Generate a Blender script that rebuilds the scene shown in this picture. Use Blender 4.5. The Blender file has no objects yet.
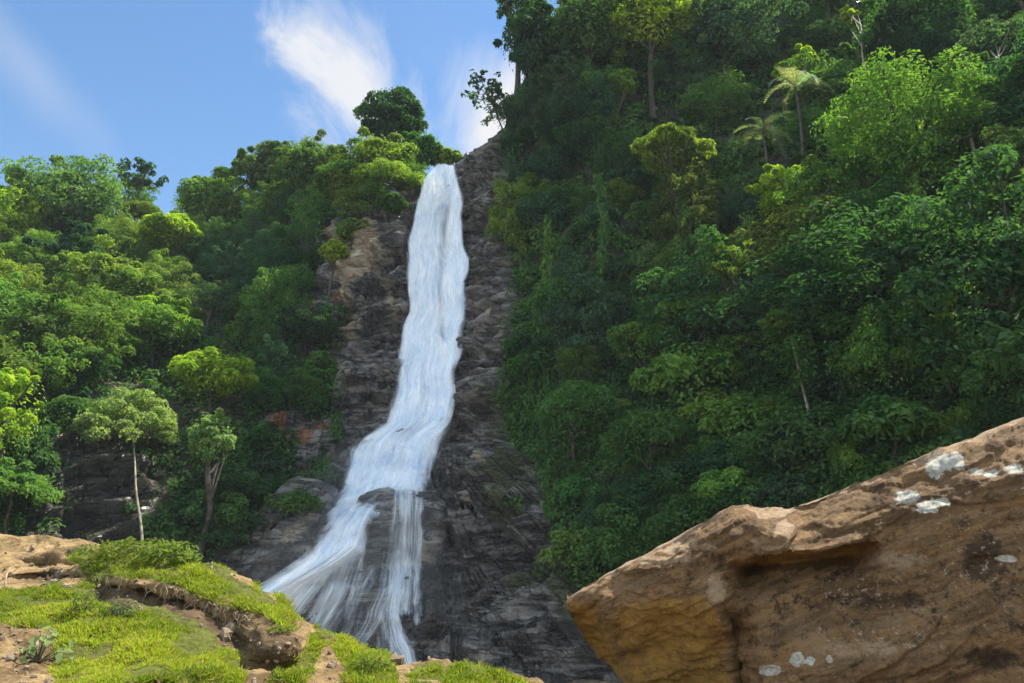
import bpy, math, random
import numpy as np
from mathutils import Vector
from mathutils.bvhtree import BVHTree

# ------------------------------------------------------------------ camera, sky, sun, exposure
SC = bpy.context.scene
COL = SC.collection
FPX, CX, CY = 773.0, 512.0, 341.5
PITCH = math.radians(16.0)
CAMZ = 1.6
cam_d = bpy.data.cameras.new("camera"); cam = bpy.data.objects.new("camera", cam_d); COL.objects.link(cam)
cam_d.sensor_width = 36.0; cam_d.lens = 36.0 * FPX / 1024.0
cam_d.clip_start = 0.05; cam_d.clip_end = 5000
cam.location = (0, 0, CAMZ); cam.rotation_euler = (math.radians(90) + PITCH, 0, 0)
SC.camera = cam

SUN_EL, SUN_AZ = math.radians(58.0), math.radians(66.0)      # azimuth from +Y towards +X
SUNV = Vector((math.sin(SUN_AZ) * math.cos(SUN_EL), math.cos(SUN_AZ) * math.cos(SUN_EL), math.sin(SUN_EL)))
sl = bpy.data.lights.new("sun", 'SUN'); sl.energy = 5.0; sl.angle = math.radians(0.5); sl.color = (1.0, 0.93, 0.80)
so = bpy.data.objects.new("sun", sl); so.rotation_euler = SUNV.to_track_quat('Z', 'Y').to_euler(); COL.objects.link(so)
SKY_STRENGTH = 0.082
REAR_FILL = 0.70
SC.view_settings.view_transform = 'Standard'
SC.view_settings.look = 'None'
SC.view_settings.exposure = 1.28
SC.view_settings.gamma = 1.0
SC.view_settings.use_curve_mapping = False
SC.cycles.max_bounces = 8
SC.cycles.diffuse_bounces = 4
SC.cycles.transparent_max_bounces = 16
SC.cycles.transmission_bounces = 4
SC.cycles.volume_bounces = 0
SC.cycles.use_denoising = True


def ray(px, py):
    x = (np.asarray(px, float) - CX) / FPX; y = (CY - np.asarray(py, float)) / FPX
    c, s = math.cos(PITCH), math.sin(PITCH)
    return np.stack([x, c - y * s, s + y * c], -1)


def W(px, py, Y):
    r = ray(px, py); r = r * (np.asarray(Y, float) / r[..., 1])[..., None]
    return r + np.array([0, 0, CAMZ])


def to_px(P):
    P = np.asarray(P, float) - np.array([0, 0, CAMZ])
    c, s = math.cos(PITCH), math.sin(PITCH)
    f = P[..., 1] * c + P[..., 2] * s; u = -P[..., 1] * s + P[..., 2] * c
    return CX + FPX * P[..., 0] / f, CY - FPX * u / f


def nodes_of(tree):
    tree.nodes.clear()
    def n(t, **k):
        nd = tree.nodes.new(t)
        ins = k.pop('ins', {})
        for a, v in k.items(): setattr(nd, a, v)
        for a, v in ins.items():
            s = nd.inputs[a]
            if isinstance(v, bpy.types.NodeSocket): tree.links.new(v, s)
            else: s.default_value = v
        return nd
    return n


def math_n(n, op, a, b=0.0, clamp=False):
    nd = n('ShaderNodeMath', operation=op, use_clamp=clamp, ins={0: a, 1: b}); return nd.outputs[0]


def sstep(n, v, a, b):
    return n('ShaderNodeMapRange', interpolation_type='SMOOTHSTEP', ins={0: v, 1: a, 2: b, 3: 0.0, 4: 1.0}).outputs[0]


def mix_c(n, f, a, b, mode='MIX'):
    nd = n('ShaderNodeMix', data_type='RGBA', blend_type=mode)
    t = nd.id_data
    for i, v in ((0, f), (6, a), (7, b)):
        if isinstance(v, bpy.types.NodeSocket): t.links.new(v, nd.inputs[i])
        else: nd.inputs[i].default_value = v if i == 0 else (tuple(v) + (1,) if len(v) == 3 else v)
    return nd.outputs[2]


world = bpy.data.worlds.new("World"); SC.world = world; world.use_nodes = True
n = nodes_of(world.node_tree)
sky = n('ShaderNodeTexSky', sky_type='NISHITA', sun_disc=False, sun_elevation=SUN_EL, sun_rotation=SUN_AZ,
        altitude=300.0, air_density=1.25, dust_density=0.4, ozone_density=2.0)
skyc = n('ShaderNodeHueSaturation', ins={'Color': sky.outputs[0], 'Saturation': 1.18}).outputs[0]
bg = n('ShaderNodeBackground', ins={'Color': skyc, 'Strength': SKY_STRENGTH})
tc = n('ShaderNodeTexCoord')
dirv = n('ShaderNodeVectorMath', operation='NORMALIZE', ins={0: tc.outputs['Generated']}).outputs[0]


def cloud(px, py, ang, hw, hh, lo, hi, scale, seed, stretch=2.2):
    c = Vector(ray(px, py)).normalized()
    e1 = Vector(ray(px + 10 * math.cos(ang), py + 10 * math.sin(ang))).normalized() - c
    e1 = (e1 - c * e1.dot(c)).normalized(); e2 = c.cross(e1).normalized()
    d = lambda v: n('ShaderNodeVectorMath', operation='DOT_PRODUCT', ins={0: dirv, 1: v}).outputs['Value']
    u, v, f = d(e1), d(e2), d(c)
    co = n('ShaderNodeCombineXYZ', ins={0: math_n(n, 'MULTIPLY', u, 1 / stretch), 1: v, 2: seed}).outputs[0]
    big = n('ShaderNodeTexNoise', ins={'Vector': co, 'Scale': scale, 'Detail': 9.0, 'Roughness': 0.64, 'Distortion': 0.7}).outputs[0]
    uu = math_n(n, 'DIVIDE', u, hw / FPX); vv = math_n(n, 'DIVIDE', v, hh / FPX)
    r2 = math_n(n, 'ADD', math_n(n, 'MULTIPLY', uu, uu), math_n(n, 'MULTIPLY', vv, vv))
    fall = math_n(n, 'SUBTRACT', 1.0, math_n(n, 'SQRT', r2))
    val = math_n(n, 'ADD', fall, math_n(n, 'MULTIPLY', math_n(n, 'SUBTRACT', big, 0.5), 2.4))
    m = sstep(n, val, lo, hi)
    return math_n(n, 'MULTIPLY', m, math_n(n, 'GREATER_THAN', f, 0.0))


c1 = cloud(346, 92, 0.95, 100, 72, 0.08, 0.95, 7.5, 5.3, 1.2)
c2 = cloud(497, 122, 1.9, 92, 62, -0.15, 0.85, 5.0, 7.7, 1.3)
c3 = math_n(n, 'MULTIPLY', cloud(30, 70, 0.8, 130, 30, 0.1, 1.4, 5.0, 11.0), 0.22)
c4 = math_n(n, 'MULTIPLY', cloud(440, 70, 0.9, 150, 70, 0.0, 1.8, 5.0, 17.0), 0.08)
cm = math_n(n, 'MAXIMUM', math_n(n, 'MULTIPLY', c1, 0.95), math_n(n, 'MAXIMUM', c2, math_n(n, 'MAXIMUM', c3, c4)))
bgc = n('ShaderNodeBackground', ins={'Color': (0.96, 0.97, 1.0, 1), 'Strength': 0.38})
ms = n('ShaderNodeMixShader', ins={0: cm, 1: bg.outputs[0], 2: bgc.outputs[0]})
# added fill: an unseen bright cloud bank behind the camera, lifting shaded faces
rear = n('ShaderNodeVectorMath', operation='DOT_PRODUCT', ins={0: dirv, 1: Vector((-0.35, -0.85, 0.42)).normalized()}).outputs['Value']
rn = n('ShaderNodeTexNoise', ins={'Vector': dirv, 'Scale': 2.6, 'Detail': 7.0, 'Roughness': 0.58}).outputs[0]
rv = math_n(n, 'ADD', math_n(n, 'MULTIPLY', rear, 1.1), math_n(n, 'MULTIPLY', math_n(n, 'SUBTRACT', rn, 0.5), 2.2))
rm = sstep(n, rv, 0.15, 0.75)
bgr = n('ShaderNodeBackground', ins={'Color': (0.78, 0.90, 1.0, 1), 'Strength': REAR_FILL})
ms2 = n('ShaderNodeMixShader', ins={0: rm, 1: ms.outputs[0], 2: bgr.outputs[0]})
n('ShaderNodeOutputWorld', ins={'Surface': ms2.outputs[0]})

# ------------------------------------------------------------------ helpers
RNG = np.random.default_rng(7)
random.seed(7)


def _h(ix, iy, iz, s):
    h = (ix * 374761393 + iy * 668265263 + iz * 2147483647 + s * 1274126177) & 0xFFFFFFFF
    h = ((h ^ (h >> 13)) * 1274126177) & 0xFFFFFFFF
    h = ((h ^ (h >> 16)) * 2246822519) & 0xFFFFFFFF
    return ((h ^ (h >> 15)) & 0xFFFF) / 32767.5 - 1.0


def vnoise(P, s=0):
    P = np.asarray(P, float); i = np.floor(P).astype(np.int64); f = P - i
    f = f * f * f * (f * (f * 6 - 15) + 10)
    o = 0
    for dx in (0, 1):
        wx = f[..., 0] if dx else 1 - f[..., 0]
        for dy in (0, 1):
            wy = f[..., 1] if dy else 1 - f[..., 1]
            for dz in (0, 1):
                wz = f[..., 2] if dz else 1 - f[..., 2]
                o = o + wx * wy * wz * _h(i[..., 0] + dx, i[..., 1] + dy, i[..., 2] + dz, s)
    return o


def fbm(P, scale, octv=4, s=0, gain=0.5):
    P = np.asarray(P, float) * scale; a, t, o = 1.0, 0.0, 0
    for k in range(octv):
        o = o + a * vnoise(P * (2.03 ** k) + 17.3 * k, s + k); t += a; a *= gain
    return o / t


def ridge(P, scale, octv=4, s=0):
    P = np.asarray(P, float) * scale; a, t, o = 1.0, 0.0, 0
    for k in range(octv):
        o = o + a * (1 - 2 * np.abs(vnoise(P * (2.03 ** k) + 9.1 * k, s + k))); t += a; a *= 0.5
    return o / t


def S(x, a, b):
    t = np.clip((np.asarray(x, float) - a) / (b - a), 0, 1); return t * t * (3 - 2 * t)


def mk_mesh(name, V, F, attrs=None, smooth=True, uv=None):
    V = np.ascontiguousarray(V, dtype=np.float32).reshape(-1, 3); F = np.ascontiguousarray(F, dtype=np.int32)
    me = bpy.data.meshes.new(name); k = F.shape[1]
    me.vertices.add(len(V)); me.vertices.foreach_set('co', V.ravel())
    me.loops.add(F.size); me.loops.foreach_set('vertex_index', F.ravel())
    me.polygons.add(len(F)); me.polygons.foreach_set('loop_start', np.arange(0, F.size, k, dtype=np.int32))
    me.update(calc_edges=True)
    me.polygons.foreach_set('use_smooth', np.full(len(F), smooth, dtype=bool))
    for a, v in (attrs or {}).items():
        at = me.attributes.new(a, 'FLOAT', 'POINT'); at.data.foreach_set('value', np.ascontiguousarray(v, dtype=np.float32).ravel())
    if uv is not None:
        l = me.uv_layers.new(name='UVMap'); l.data.foreach_set('uv', np.ascontiguousarray(np.asarray(uv, dtype=np.float32).reshape(-1, 2)[F.ravel()]).ravel())
    me.validate(); me.update()
    return me


def grid_faces(nr, nc, wrap=False):
    r = np.arange(nr - 1)[:, None]; c = np.arange(nc if wrap else nc - 1)[None]
    c2 = (c + 1) % nc
    return np.stack([r * nc + c, r * nc + c2, (r + 1) * nc + c2, (r + 1) * nc + c], -1).reshape(-1, 4)


def link(name, me, mat=None, parent=None):
    o = bpy.data.objects.new(name, me); COL.objects.link(o)
    if mat is not None:
        if len(me.materials) == 0: me.materials.append(mat)
    if parent is not None: o.parent = parent
    return o


def tag(o, label=None, cat=None, group=None, kind=None):
    if label: o['label'] = label
    if cat: o['category'] = cat
    if group: o['group'] = group
    if kind: o['kind'] = kind
    return o


def empty(name, loc, rz=0.0):
    o = bpy.data.objects.new(name, None); COL.objects.link(o); o.empty_display_size = 0.3
    o.location = loc; o.rotation_euler = (0, 0, rz); return o


def grid_normals(P):
    du = np.gradient(P, axis=1); dv = np.gradient(P, axis=0)
    nn = np.cross(du, dv); nn /= np.linalg.norm(nn, axis=-1, keepdims=True) + 1e-9
    return nn


def face_camera(P, N):
    d = np.sum(N * (np.array([0, 0, CAMZ]) - P), -1)
    return N * np.where(d < 0, -1, 1)[..., None]


def in_poly(px, py, poly):
    px = np.asarray(px, float); py = np.asarray(py, float); ins = np.zeros(px.shape, bool)
    j = len(poly) - 1
    for i in range(len(poly)):
        xi, yi = poly[i]; xj, yj = poly[j]
        if yi != yj:
            ins ^= ((yi > py) != (yj > py)) & (px < (xj - xi) * (py - yi) / (yj - yi) + xi)
        j = i
    return ins


def unit(v):
    return v / (np.linalg.norm(v, axis=-1, keepdims=True) + 1e-9)


# ------------------------------------------------------------------ materials
def new_mat(name):
    m = bpy.data.materials.new(name); m.use_nodes = True
    return m, nodes_of(m.node_tree)


def leaf_material(name, transl=0.45, rough=0.7):
    m, n = new_mat(name)
    oi = n('ShaderNodeObjectInfo'); at = n('ShaderNodeAttribute', attribute_name='tint')
    g = n('ShaderNodeNewGeometry')
    hs = n('ShaderNodeHueSaturation', ins={'Color': oi.outputs['Color'],
            'Hue': n('ShaderNodeMapRange', ins={0: at.outputs['Fac'], 1: 0, 2: 1, 3: 0.54, 4: 0.488}).outputs[0],
            'Saturation': 1.0,
            'Value': n('ShaderNodeMapRange', ins={0: at.outputs['Fac'], 1: 0, 2: 1, 3: 0.5, 4: 1.5}).outputs[0]})
    bs = n('ShaderNodeBsdfPrincipled', ins={'Base Color': hs.outputs[0], 'Roughness': rough, 'Specular IOR Level': 0.08})
    tcol = mix_c(n, 1.0, hs.outputs[0], (1.45, 1.5, 0.5), 'MULTIPLY')
    tr = n('ShaderNodeBsdfTranslucent', ins={'Color': tcol})
    mx = n('ShaderNodeMixShader', ins={0: transl, 1: bs.outputs[0], 2: tr.outputs[0]})
    n('ShaderNodeOutputMaterial', ins={'Surface': mx.outputs[0]})
    return m


def bark_material(name):
    m, n = new_mat(name)
    oi = n('ShaderNodeObjectInfo'); tc = n('ShaderNodeTexCoord')
    nz = n('ShaderNodeTexNoise', ins={'Vector': tc.outputs['Object'], 'Scale': 3.0, 'Detail': 6.0, 'Roughness': 0.65})
    c = mix_c(n, sstep(n, nz.outputs[0], 0.35, 0.65), (0.35, 0.35, 0.35), (1.3, 1.3, 1.3))
    col = mix_c(n, 1.0, oi.outputs['Color'], c, 'MULTIPLY')
    bs = n('ShaderNodeBsdfPrincipled', ins={'Base Color': col, 'Roughness': 0.85})
    n('ShaderNodeOutputMaterial', ins={'Surface': bs.outputs[0]})
    return m


LEAF = leaf_material('leaf')
BARK = bark_material('bark')


def cliff_material():
    m, n = new_mat('wet cliff rock')
    tc = n('ShaderNodeTexCoord'); P = tc.outputs['Object']
    mp = n('ShaderNodeMapping', ins={'Vector': P, 'Rotation': (0.25, 0.35, 0.0), 'Scale': (0.35, 0.5, 1.6)}).outputs[0]
    st = n('ShaderNodeTexNoise', ins={'Vector': mp, 'Scale': 0.9, 'Detail': 9.0, 'Roughness': 0.68, 'Distortion': 0.7}).outputs[0]
    mo = n('ShaderNodeTexNoise', ins={'Vector': P, 'Scale': 0.28, 'Detail': 6.0, 'Roughness': 0.6}).outputs[0]
    fi = n('ShaderNodeTexNoise', ins={'Vector': P, 'Scale': 4.5, 'Detail': 8.0, 'Roughness': 0.7}).outputs[0]
    vs = n('ShaderNodeMapping', ins={'Vector': P, 'Scale': (1.1, 1.1, 0.12)}).outputs[0]
    stain = n('ShaderNodeTexNoise', ins={'Vector': vs, 'Scale': 1.2, 'Detail': 6.0, 'Roughness': 0.6}).outputs[0]
    c = mix_c(n, sstep(n, st, 0.42, 0.62), (0.016, 0.016, 0.017), (0.25, 0.235, 0.225))
    c = mix_c(n, math_n(n, 'MULTIPLY', sstep(n, mo, 0.50, 0.70), 0.6), c, (0.14, 0.11, 0.08))
    c = mix_c(n, math_n(n, 'MULTIPLY', sstep(n, stain, 0.55, 0.75), 0.6), c, (0.022, 0.022, 0.024))
    c = mix_c(n, math_n(n, 'MULTIPLY', sstep(n, fi, 0.56, 0.72), 0.55), c, (0.30, 0.28, 0.26))
    bd = n('ShaderNodeTexNoise', ins={'Vector': n('ShaderNodeMapping', ins={'Vector': P, 'Rotation': (0.1, 0.36, 0), 'Scale': (.22, .3, 1.5)}).outputs[0], 'Scale': .8, 'Detail': 3.5, 'Roughness': .55, 'Distortion': 1.0}).outputs[0]
    b1 = math_n(n, 'ABSOLUTE', math_n(n, 'SUBTRACT', math_n(n, 'FRACT', math_n(n, 'MULTIPLY', bd, 5.0)), .5))
    crack = sstep(n, math_n(n, 'ADD', b1, math_n(n, 'MULTIPLY', math_n(n, 'SUBTRACT', fi, .5), .35)), 0.0, 0.16)
    c = mix_c(n, math_n(n, 'MULTIPLY', math_n(n, 'SUBTRACT', 1.0, crack), .6), c, (0.010, 0.009, 0.009))
    a = lambda nm: n('ShaderNodeAttribute', attribute_name=nm).outputs['Fac']
    mess = math_n(n, 'ADD', math_n(n, 'MULTIPLY', st, 0.6), math_n(n, 'MULTIPLY', fi, 0.4))
    br = lambda nm, k=1.6: sstep(n, math_n(n, 'ADD', a(nm), math_n(n, 'MULTIPLY', math_n(n, 'SUBTRACT', mess, 0.5), k)), 0.3, 0.75)
    c = mix_c(n, math_n(n, 'MULTIPLY', br('pale'), 0.85), c, mix_c(n, sstep(n, st, 0.35, 0.65), (0.26, 0.19, 0.11), (0.56, 0.47, 0.34)))
    c = mix_c(n, math_n(n, 'MULTIPLY', br('ochre'), 0.9), c, mix_c(n, sstep(n, fi, 0.35, 0.65), (0.15, 0.055, 0.016), (0.34, 0.14, 0.04)))
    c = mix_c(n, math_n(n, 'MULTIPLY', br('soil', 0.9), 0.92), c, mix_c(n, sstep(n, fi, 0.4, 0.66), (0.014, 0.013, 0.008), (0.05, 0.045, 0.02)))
    c = mix_c(n, math_n(n, 'MULTIPLY', br('moss', 1.4), 0.85), c, mix_c(n, sstep(n, fi, 0.35, 0.65), (0.018, 0.032, 0.007), (0.075, 0.095, 0.022)))
    hh = math_n(n, 'ADD', math_n(n, 'MULTIPLY', st, 0.7), math_n(n, 'ADD', math_n(n, 'MULTIPLY', fi, 0.35), math_n(n, 'MULTIPLY', crack, .35)))
    bp = n('ShaderNodeBump', ins={'Strength': 1.0, 'Distance': 0.5, 'Height': hh})
    rg = n('ShaderNodeMapRange', ins={0: stain, 1: 0.35, 2: 0.65, 3: 0.45, 4: 0.16}).outputs[0]
    bs = n('ShaderNodeBsdfPrincipled', ins={'Base Color': c, 'Roughness': rg, 'Normal': bp.outputs[0], 'Specular IOR Level': 0.75})
    n('ShaderNodeOutputMaterial', ins={'Surface': bs.outputs[0]})
    return m


CLIFF = cliff_material()

# ------------------------------------------------------------------ terrain: valley sides and the cliff
CTRL = [
 (-700, [(660,20),(560,21),(450,26),(330,36),(240,50),(190,62)]),
 (-300, [(660,30),(570,32),(460,36),(350,48),(265,64),(215,78)]),
 (0,    [(650,38),(530,40),(430,42),(345,55),(270,70),(215,84)]),
 (100,  [(650,41),(530,43),(425,45),(345,58),(275,72),(220,86)]),
 (200,  [(650,44),(530,46),(430,50),(350,60),(280,72),(222,84)]),
 (270,  [(650,45),(540,47),(440,53),(360,59),(275,68),(212,80)]),
 (320,  [(655,45),(545,47.5),(455,54),(370,59),(265,64.5),(196,75)]),
 (360,  [(660,44),(550,49),(455,56),(370,60),(250,62.3),(208,66)]),
 (400,  [(665,43),(540,50),(440,57),(350,60.5),(250,62),(195,64)]),
 (440,  [(668,43),(540,50),(440,57.5),(350,61.3),(250,62.8),(173,64)]),
 (465,  [(670,43),(540,50),(440,56.8),(350,60.6),(250,62.4),(160,64)]),
 (500,  [(672,42),(550,48),(450,54),(350,57.5),(250,60),(137,63)]),
 (530,  [(676,41),(560,46),(460,51),(350,54.5),(230,58),(80,63)]),
 (580,  [(680,39),(580,43),(470,47),(350,51),(200,56),(0,64)]),
 (650,  [(690,36),(580,39),(460,43),(330,48.5),(170,55.5),(-45,67)]),
 (750,  [(690,32),(570,35),(440,39.5),(300,46),(150,55),(-30,70)]),
 (900,  [(690,27),(560,29),(430,33),(280,40),(120,49),(-30,62)]),
 (1024, [(690,23),(560,25),(420,29),(270,35),(120,43),(-20,54)]),
 (1200, [(690,20),(560,21),(420,24.5),(280,29.5),(150,36),(60,43)]),
 (1500, [(690,17),(560,18),(430,21),(330,24),(220,30),(150,36)]),
 (1900, [(690,14),(600,15),(500,18),(430,22),(380,28),(350,34)]),
]
cpx = np.array([c[0] for c in CTRL], float)
cpy = np.array([[p[0] for p in c[1]] for c in CTRL], float)
cY = np.array([[p[1] for p in c[1]] for c in CTRL], float)


def gsm(a, k, axis):
    w = np.exp(-0.5 * (np.arange(-3 * k, 3 * k + 1) / k) ** 2); w /= w.sum()
    pad = [(0, 0)] * a.ndim; pad[axis] = (3 * k, 3 * k)
    b = np.pad(a, pad, mode='reflect', reflect_type='odd')
    return np.apply_along_axis(lambda x: np.convolve(x, w, 'valid'), axis, b)


cols = np.concatenate([np.arange(-700, 220, 6.0), np.arange(220, 660, 2.0), np.arange(660, 1100, 5.0), np.arange(1100, 1901, 12.0)])
NV = 300
vv = np.linspace(0, 1, NV)
ux = np.arange(-700, 1901, 2.0)
PYu = np.stack([np.interp(ux, cpx, cpy[:, k]) for k in range(6)]); Yu = np.stack([np.interp(ux, cpx, cY[:, k]) for k in range(6)])
PYu = gsm(PYu, 5, 1); Yu = gsm(Yu, 7, 1)
t6 = np.linspace(0, 1, 6)
PYd = np.stack([np.interp(cols, ux, PYu[k]) for k in range(6)]); Yd = np.stack([np.interp(cols, ux, Yu[k]) for k in range(6)])
PYv = np.stack([np.interp(vv, t6, PYd[:, j]) for j in range(len(cols))], 1)
Yv = np.stack([np.interp(vv, t6, Yd[:, j]) for j in range(len(cols))], 1)
PYv = gsm(PYv, 6, 0); Yv = gsm(Yv, 8, 0)
PX = np.broadcast_to(cols, PYv.shape)
T = W(PX, PYv, Yv)


def smooth_depth(px, py):
    """depth (world Y) of the undisturbed valley side met by a sight line"""
    px = np.atleast_1d(np.asarray(px, float)); py = np.atleast_1d(np.asarray(py, float)); out = np.empty(px.shape)
    jj = np.clip(np.searchsorted(cols, px), 0, len(cols) - 1)
    for i in np.ndindex(px.shape):
        j = jj[i]; out[i] = np.interp(-py[i], -PYv[:, j], Yv[:, j])
    return out


# bare rock, as seen from the river bank
ROCK = [
 [(338,222),(372,212),(402,192),(440,165),(470,150),(503,128),(514,170),(518,240),(512,300),(500,360),(488,410),(520,440),(548,470),(560,520),(575,570),(600,640),(640,700),(150,700),(180,600),(225,560),(262,515),(300,482),(335,470),(348,430),(330,400),(335,330),(322,270)],
 [(20,452),(60,436),(118,450),(138,470),(140,545),(120,570),(20,570)],
 [(262,420),(330,405),(338,450),(300,462),(262,450)],
 [(296,300),(330,290),(338,330),(306,360)],
]
wob = fbm(T, 0.16, 3, 40) * 16
wob2 = fbm(T, 0.16, 3, 50) * 16
rock = np.zeros(PYv.shape)
for pl in ROCK: rock = np.maximum(rock, in_poly(PX + wob, PYv + wob2, pl).astype(float))
rock = gsm(gsm(rock, 2, 0), 2, 1)
NT = face_camera(T, grid_normals(T))
# strata dip down towards the left, rolling folds on the lower right
q = T.copy(); dip = T[..., 0] * 0.45
band = np.stack([q[..., 0] * 0.35, q[..., 1] * 0.35, (q[..., 2] - dip) * 1.1], -1)
disp_rock = 0.75 * fbm(T, 0.16, 4, 1) + 0.85 * ridge(band, 0.33, 5, 3) + 0.30 * ridge(band, 1.0, 4, 5) + 0.5 * fbm(T * np.array([1, 1, 0.35]), 0.42, 4, 9)
disp_hill = 1.6 * fbm(T, 0.13, 4, 11) + 0.5 * fbm(T, 0.5, 3, 13)
def blocks(P, hz, wx, warp, s):
    q = P + warp * np.stack([fbm(P, .35, 3, s), 0 * P[..., 0], fbm(P, .3, 3, s + 5)], -1)
    zz = (q[..., 2] - q[..., 0] * .38) / hz; L = np.floor(zz)
    lay = _h(L.astype(np.int64), L.astype(np.int64) * 0 + 3, L.astype(np.int64) * 0, s)
    X = np.floor((q[..., 0] + q[..., 1] * .6) / wx + 2.7 * lay).astype(np.int64)
    v = _h(L.astype(np.int64), X, X * 0 + 1, s + 1)
    fz = zz - L
    return .6 * v + .5 * lay + .8 * (0.5 - fz)          # every bed leans back towards its top


disp_rock = .7 * disp_rock + 1.0 * blocks(T, 4.6, 6.0, 2.6, 191) + 1.05 * blocks(T, 2.1, 3.6, 1.5, 201) + .45 * blocks(T, .95, 1.7, .9, 211) + .2 * blocks(T, .42, .9, .5, 221)
lower = S(PYv, 400, 470) * S(PX, 400, 440)
disp_rock = disp_rock * (1.1 + 0.55 * lower)
disp = rock * disp_rock + (1 - rock) * disp_hill
# bare walls sit back a little, so that greenery overhangs them
channel = S(PX, 396, 415) * (1 - S(PX, 458, 476)) * (1 - S(PYv, 400, 470))
disp = disp * (1 - 0.55 * channel) - 0.4 * channel
T2 = T + NT * disp[..., None]


def blob(px, py, cx, cy, rx, ry):
    return np.exp(-(((px - cx) / rx) ** 2 + ((py - cy) / ry) ** 2))


sx = 14 * fbm(T, .5, 4, 301); sy = 14 * fbm(T, .5, 4, 311)
pale = np.zeros(PYv.shape)  # pale stains; sunlight on the western face is painted in with them
for b in [(358,264,20,30),(372,243,17,13),(350,250,14,10),(348,292,9,22),(505,478,26,5),(522,470,14,4)]:
    pale = np.maximum(pale, blob(PX + sx, PYv + sy, *b))
ochre = np.zeros(PYv.shape)
for b in [(338,300,6,9),(270,436,12,8),(318,312,6,11),(308,358,6,8),(285,441,10,10),(303,438,7,9),(322,430,7,10),(318,400,5,8),(300,330,4,8),(330,345,4,7)]:
    ochre = np.maximum(ochre, blob(PX + .6 * sx, PYv + .6 * sy, *b) * 1.15)
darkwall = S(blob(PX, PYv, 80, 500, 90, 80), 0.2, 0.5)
for b in [(352,330,9,24),(392,300,6,24),(345,385,9,26),(490,312,8,14)]: pale = np.maximum(pale, .62 * blob(PX + sx, PYv + sy, *b))
moss = np.clip(rock * (0.25 + 0.9 * S(fbm(T, 0.22, 4, 61), 0.05, 0.4)), 0, 1) * (1 - S(PX, 380, 400) * (1 - S(PX, 470, 500))) * (0.35 + 0.65 * S(PX, 490, 520))
moss = np.maximum(moss, 0.75 * blob(PX, PYv, 505, 420, 22, 50))
soil_and_shade = np.maximum(1 - rock, 0.8 * darkwall)  # bare earth, plus the western wall's dark stain with tree shade painted in

nc = len(cols)
# over the crest: plateau running back, then down behind
crest = T2[-1]; away = unit(crest * np.array([1, 1, 0]))
back = []
for d, dz in ((2, 0.0), (6, -0.4), (14, -1.5), (30, -5), (60, -18), (110, -45)):
    back.append(crest + away * d + np.array([0, 0, dz]))
foot = [T2[0] * 1.0]
f0 = T2[0].copy(); f0[:, 2] = -4.2; f0[:, :2] -= away[:, :2] * 1.0
FULL = np.concatenate([f0[None], T2, np.array(back)], 0)


def pad(a, b=1.0):
    return np.concatenate([a[:1], a, np.repeat(a[-1:], 6, 0)], 0)


ATT = {'pale': pad(pale), 'ochre': pad(ochre), 'soil': pad(soil_and_shade), 'moss': pad(moss)}
jl, jr = int(np.searchsorted(cols, 300)), int(np.searchsorted(cols, 590))
for nm, a, b, lab in (('hillside', 0, jl + 1, 'forested hillside sloping up west of the waterfall'),
                      ('cliff', jl, jr + 1, 'wet brown and grey layered rock cliff behind the waterfall'),
                      ('hillside', jr, nc, 'steep shaded jungle hillside above the big brown boulder')):
    P = FULL[:, a:b]
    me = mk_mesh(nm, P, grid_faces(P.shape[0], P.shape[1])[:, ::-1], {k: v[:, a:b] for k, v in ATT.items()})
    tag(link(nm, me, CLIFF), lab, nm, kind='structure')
BVH = BVHTree.FromPolygons(FULL.reshape(-1, 3).tolist(), grid_faces(*FULL.shape[:2]).tolist())


def hit(px, py):
    r = Vector(ray(px, py)).normalized()
    h = BVH.ray_cast(Vector((0, 0, CAMZ)), r)
    return None if h[0] is None else np.array(h[0])


def drop(x, y, z=140.0):
    h = BVH.ray_cast(Vector((x, y, z)), Vector((0, 0, -1)))
    return None if h[0] is None else h[0][2]


# riverbed, one sheet to the horizon
def ground_material():
    m, n = new_mat('river gravel')
    tc = n('ShaderNodeTexCoord')
    a = n('ShaderNodeTexNoise', ins={'Vector': tc.outputs['Object'], 'Scale': 0.25, 'Detail': 8.0, 'Roughness': 0.7}).outputs[0]
    b = n('ShaderNodeTexVoronoi', ins={'Vector': tc.outputs['Object'], 'Scale': 3.0}).outputs['Distance']
    c = mix_c(n, sstep(n, a, 0.35, 0.65), (0.26, 0.20, 0.125), (0.50, 0.40, 0.26))
    c = mix_c(n, sstep(n, b, 0.1, 0.6), c, (0.12, 0.09, 0.06))
    bs = n('ShaderNodeBsdfPrincipled', ins={'Base Color': c, 'Roughness': 0.9,
           'Normal': n('ShaderNodeBump', ins={'Strength': 0.6, 'Distance': 0.1, 'Height': b}).outputs[0]})
    n('ShaderNodeOutputMaterial', ins={'Surface': bs.outputs[0]})
    return m


g = np.linspace(-1, 1, 81); g = np.sign(g) * np.abs(g) ** 2.2 * 900
GX, GY = np.meshgrid(g, g)
GZ = -3.6 + 0.25 * fbm(np.stack([GX, GY, 0 * GX], -1), 0.15, 3, 70)
tag(link('ground', mk_mesh('ground', np.stack([GX, GY, GZ], -1), grid_faces(81, 81)), ground_material()),
    'stony brown riverbed on the valley floor', 'ground', kind='structure')



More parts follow.
